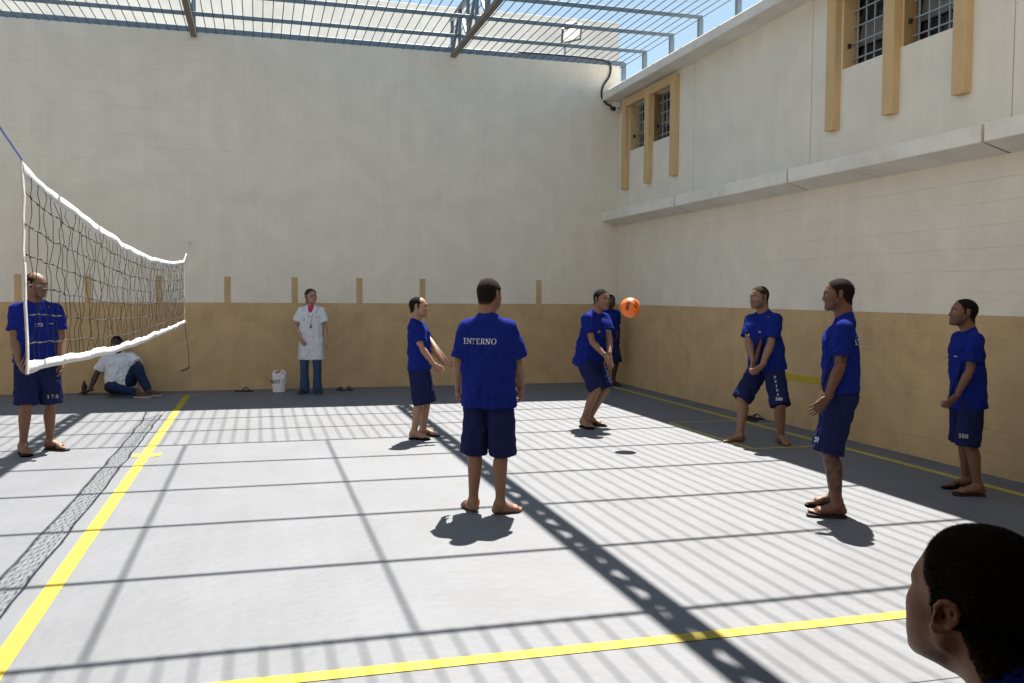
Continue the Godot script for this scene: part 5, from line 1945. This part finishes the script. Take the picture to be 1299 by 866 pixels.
	for g in [-1.0, 1.0]:
		var pts := PackedVector3Array()
		var rad := PackedFloat32Array()
		for i in 13:
			var a := TAU * i / 12.0
			pts.append(hc + hb * (Vector3(0.032 * g + cos(a) * 0.023, 0.002 + sin(a) * 0.017, 0.099 - absf(cos(a)) * 0.002) * s))
			rad.append(0.0022)
		tube_arrays(st2, pts, rad, 5)
		tube_arrays(st2, PackedVector3Array([hc + hb * (Vector3(0.055 * g, 0.006, 0.096) * s), hc + hb * (Vector3(0.078 * g, 0.008, 0.0) * s)]), PackedFloat32Array([0.002, 0.002]), 5)
	part(t, "glasses", st2.commit(), mats.black)

func build_seated_man(skin: Color, hair: Color) -> void:
	# sits on the floor against the wall, one knee up, leaning on his right hand
	var sp := {
		"label": "dark-skinned man in white shirt and jeans sitting on the floor against the wall", "pos": Vector3(-8.36, 0, 0.36), "turn": VIEW_TURN, "H": 1.74, "phi": 22.0, "lean": -14.0, "tilt": 4.0,
		"look": {"skin": skin, "hair": hair, "length": 0.008}, "look_phi": 10.0, "hip": Vector3(0.02, 0.12, 0.0), "trousers": true, "wide": 1.1, "head_shift": Vector3(0, -0.02, 0.03),
		"wrist_r": Vector3(-0.43, 0.055, 0.10), "hand_r": Vector3(-0.9, -0.25, 0.2), "palm_r": Vector3(0, -1, 0), "curl_r": 0.1, "pole_r": Vector3(-0.9, 0.0, -0.6),
		"wrist_l": Vector3(0.52, 0.24, 0.22), "hand_l": Vector3(0.3, -0.9, 0.1), "pole_l": Vector3(0.4, 0.7, -0.5), "curl_l": 0.6,
		"ankle_l": Vector3(0.53, 0.08, 0.2), "ankle_r": Vector3(0.44, 0.075, 0.40), "foot_l": 75.0, "foot_r": 85.0,
		"knee_l": Vector3(0.1, 1.0, 0.2), "knee_r": Vector3(-0.1, 0.25, 1.0)}
	var t := person(sp)
	shirt(t, sp, mats.coat, {"seed": 92.0, "hem": 0.88, "sleeve": 0.72, "fold": 0.009, "sleeve_r": 1.15, "neck_z": 0.04, "bulk": 1.08, "belly": 0.02})
	var js := Hide.new()
	for k in ["l", "r"]:
		var J: Vector3 = sp.J.hip[k]
		var K: Vector3 = sp.J.kn[k]
		var A: Vector3 = sp.J.an[k]
		var ch := chain([[J + Vector3.UP * 0.03, 0.11], [J.lerp(K, 0.4), 0.092], [K, 0.072], [K.lerp(A, 0.4), 0.07], [K.lerp(A, 0.8), 0.06], [A.lerp(K, 0.08), 0.058], [A.lerp(K, 0.08), 0.045]], 5)
		js.loft(ch[0], ch[1], 18, 1.0, Vector3.UP, Color.WHITE)
	js.displace(func(p: Vector3) -> float: return fold(p, 8.0, 0.008, cloth_noise))
	skin_part(t, "jeans", js, mats.jeans_dark)
	for k in ["l", "r"]:
		add_shoe(t, sp.J.an[k], heading(sp["foot_" + k]), 0.98, plain(lin(0.05, 0.025, 0.02), 0.7), plain(lin(0.4, 0.33, 0.22), 0.8))

func build_onlooker(skin: Color, hair: Color) -> void:
	# man on a low bench close to the camera, his head cut by the lower right corner
	var base := Vector3(-5.16, 0, 14.326)
	var sp := {
		"label": "dark-haired onlooker close to the camera, seen from behind at lower right", "pos": base, "H": 1.72, "phi": -158.0, "lean": 6.0,
		"look": {"skin": skin, "hair": hair, "length": 0.004, "beard": 0.12}, "look_phi": -158.0, "look_pitch": 10.0, "hip": Vector3(0, 0.45, 0.0), "head_shift": Vector3(-0.01, -0.05, -0.03), "head_cell": 0.0034, "head": 1.1,
		"wrist_l": heading(-158) * 0.36 + heading(-68) * 0.1 + Vector3(0, 0.52, 0), "wrist_r": heading(-158) * 0.36 - heading(-68) * 0.1 + Vector3(0, 0.52, 0),
		"ankle_l": heading(-158) * 0.42 + heading(-68) * 0.12 + Vector3(0, 0.075, 0), "ankle_r": heading(-158) * 0.42 - heading(-68) * 0.12 + Vector3(0, 0.075, 0), "foot_l": -155.0, "foot_r": -171.0, "sandals": true,
		"knee_l": heading(-158) + Vector3.UP, "knee_r": heading(-158) + Vector3.UP}
	var t := person(sp)
	shirt(t, sp, mats.blue, {"seed": 102.0, "hem": 0.84})
	shorts(t, sp, mats.navy, {"seed": 103.0, "len": 0.95})
	sandals(t, sp)
	# cropped hair: a bristle for every few square millimetres of scalp
	var hsn: Hide = sp.hair_skin
	var rg := RandomNumberGenerator.new()
	rg.seed = 404
	var st := SurfaceTool.new()
	st.begin(Mesh.PRIMITIVE_TRIANGLES)
	var hc: Vector3 = sp.J.head
	for i in range(0, hsn.ix.size(), 3):
		var a := hsn.v[hsn.ix[i]]
		var b := hsn.v[hsn.ix[i + 1]]
		var c := hsn.v[hsn.ix[i + 2]]
		var n := (hsn.n[hsn.ix[i]] + hsn.n[hsn.ix[i + 1]] + hsn.n[hsn.ix[i + 2]]).normalized()
		if n.dot(a - hc) < 0.0:
			continue
		for k in 5:
			var u := rg.randf()
			var v := rg.randf()
			if u + v > 1.0:
				u = 1.0 - u
				v = 1.0 - v
			var p := a + (b - a) * u + (c - a) * v - n * 0.001
			var d := (n + Vector3(rg.randf_range(-1, 1), rg.randf_range(-1.2, 0.4), rg.randf_range(-1, 1)) * 0.55).normalized()
			var w := d.cross(Vector3(rg.randf_range(-1, 1), rg.randf_range(-1, 1), rg.randf_range(-1, 1))).normalized() * 0.00032
			var tip := p + d * rg.randf_range(0.003, 0.0065)
			for q in [p - w, p + w, tip]:
				st.set_normal(n)
				st.add_vertex(q)
	var br := part(t, "hair_bristles", st.commit(), plain(lin(0.02, 0.015, 0.012), 0.5))
	br.set_meta("kind", "stuff")
	var bench := thing("bench", "low wooden bench under the onlooker at lower right", "bench", base, VIEW_TURN + deg_to_rad(-158.0))
	var wood := rich(lin(0.3, 0.2, 0.11), 0.7, noise_tex(0.03, Color(0.7, 0.7, 0.7), Color.WHITE, 8, 256), 2.0)
	for z in [-0.1, 0.06]:
		box(bench, "plank", Vector3(-0.6, 0.29, z - 0.07), Vector3(0.6, 0.33, z + 0.07), wood, 0.004)
	for x in [-0.5, 0.5]:
		for z in [-0.12, 0.08]:
			box(bench, "leg", Vector3(x - 0.025, 0.0, z - 0.025), Vector3(x + 0.025, 0.29, z + 0.025), wood, 0.003)
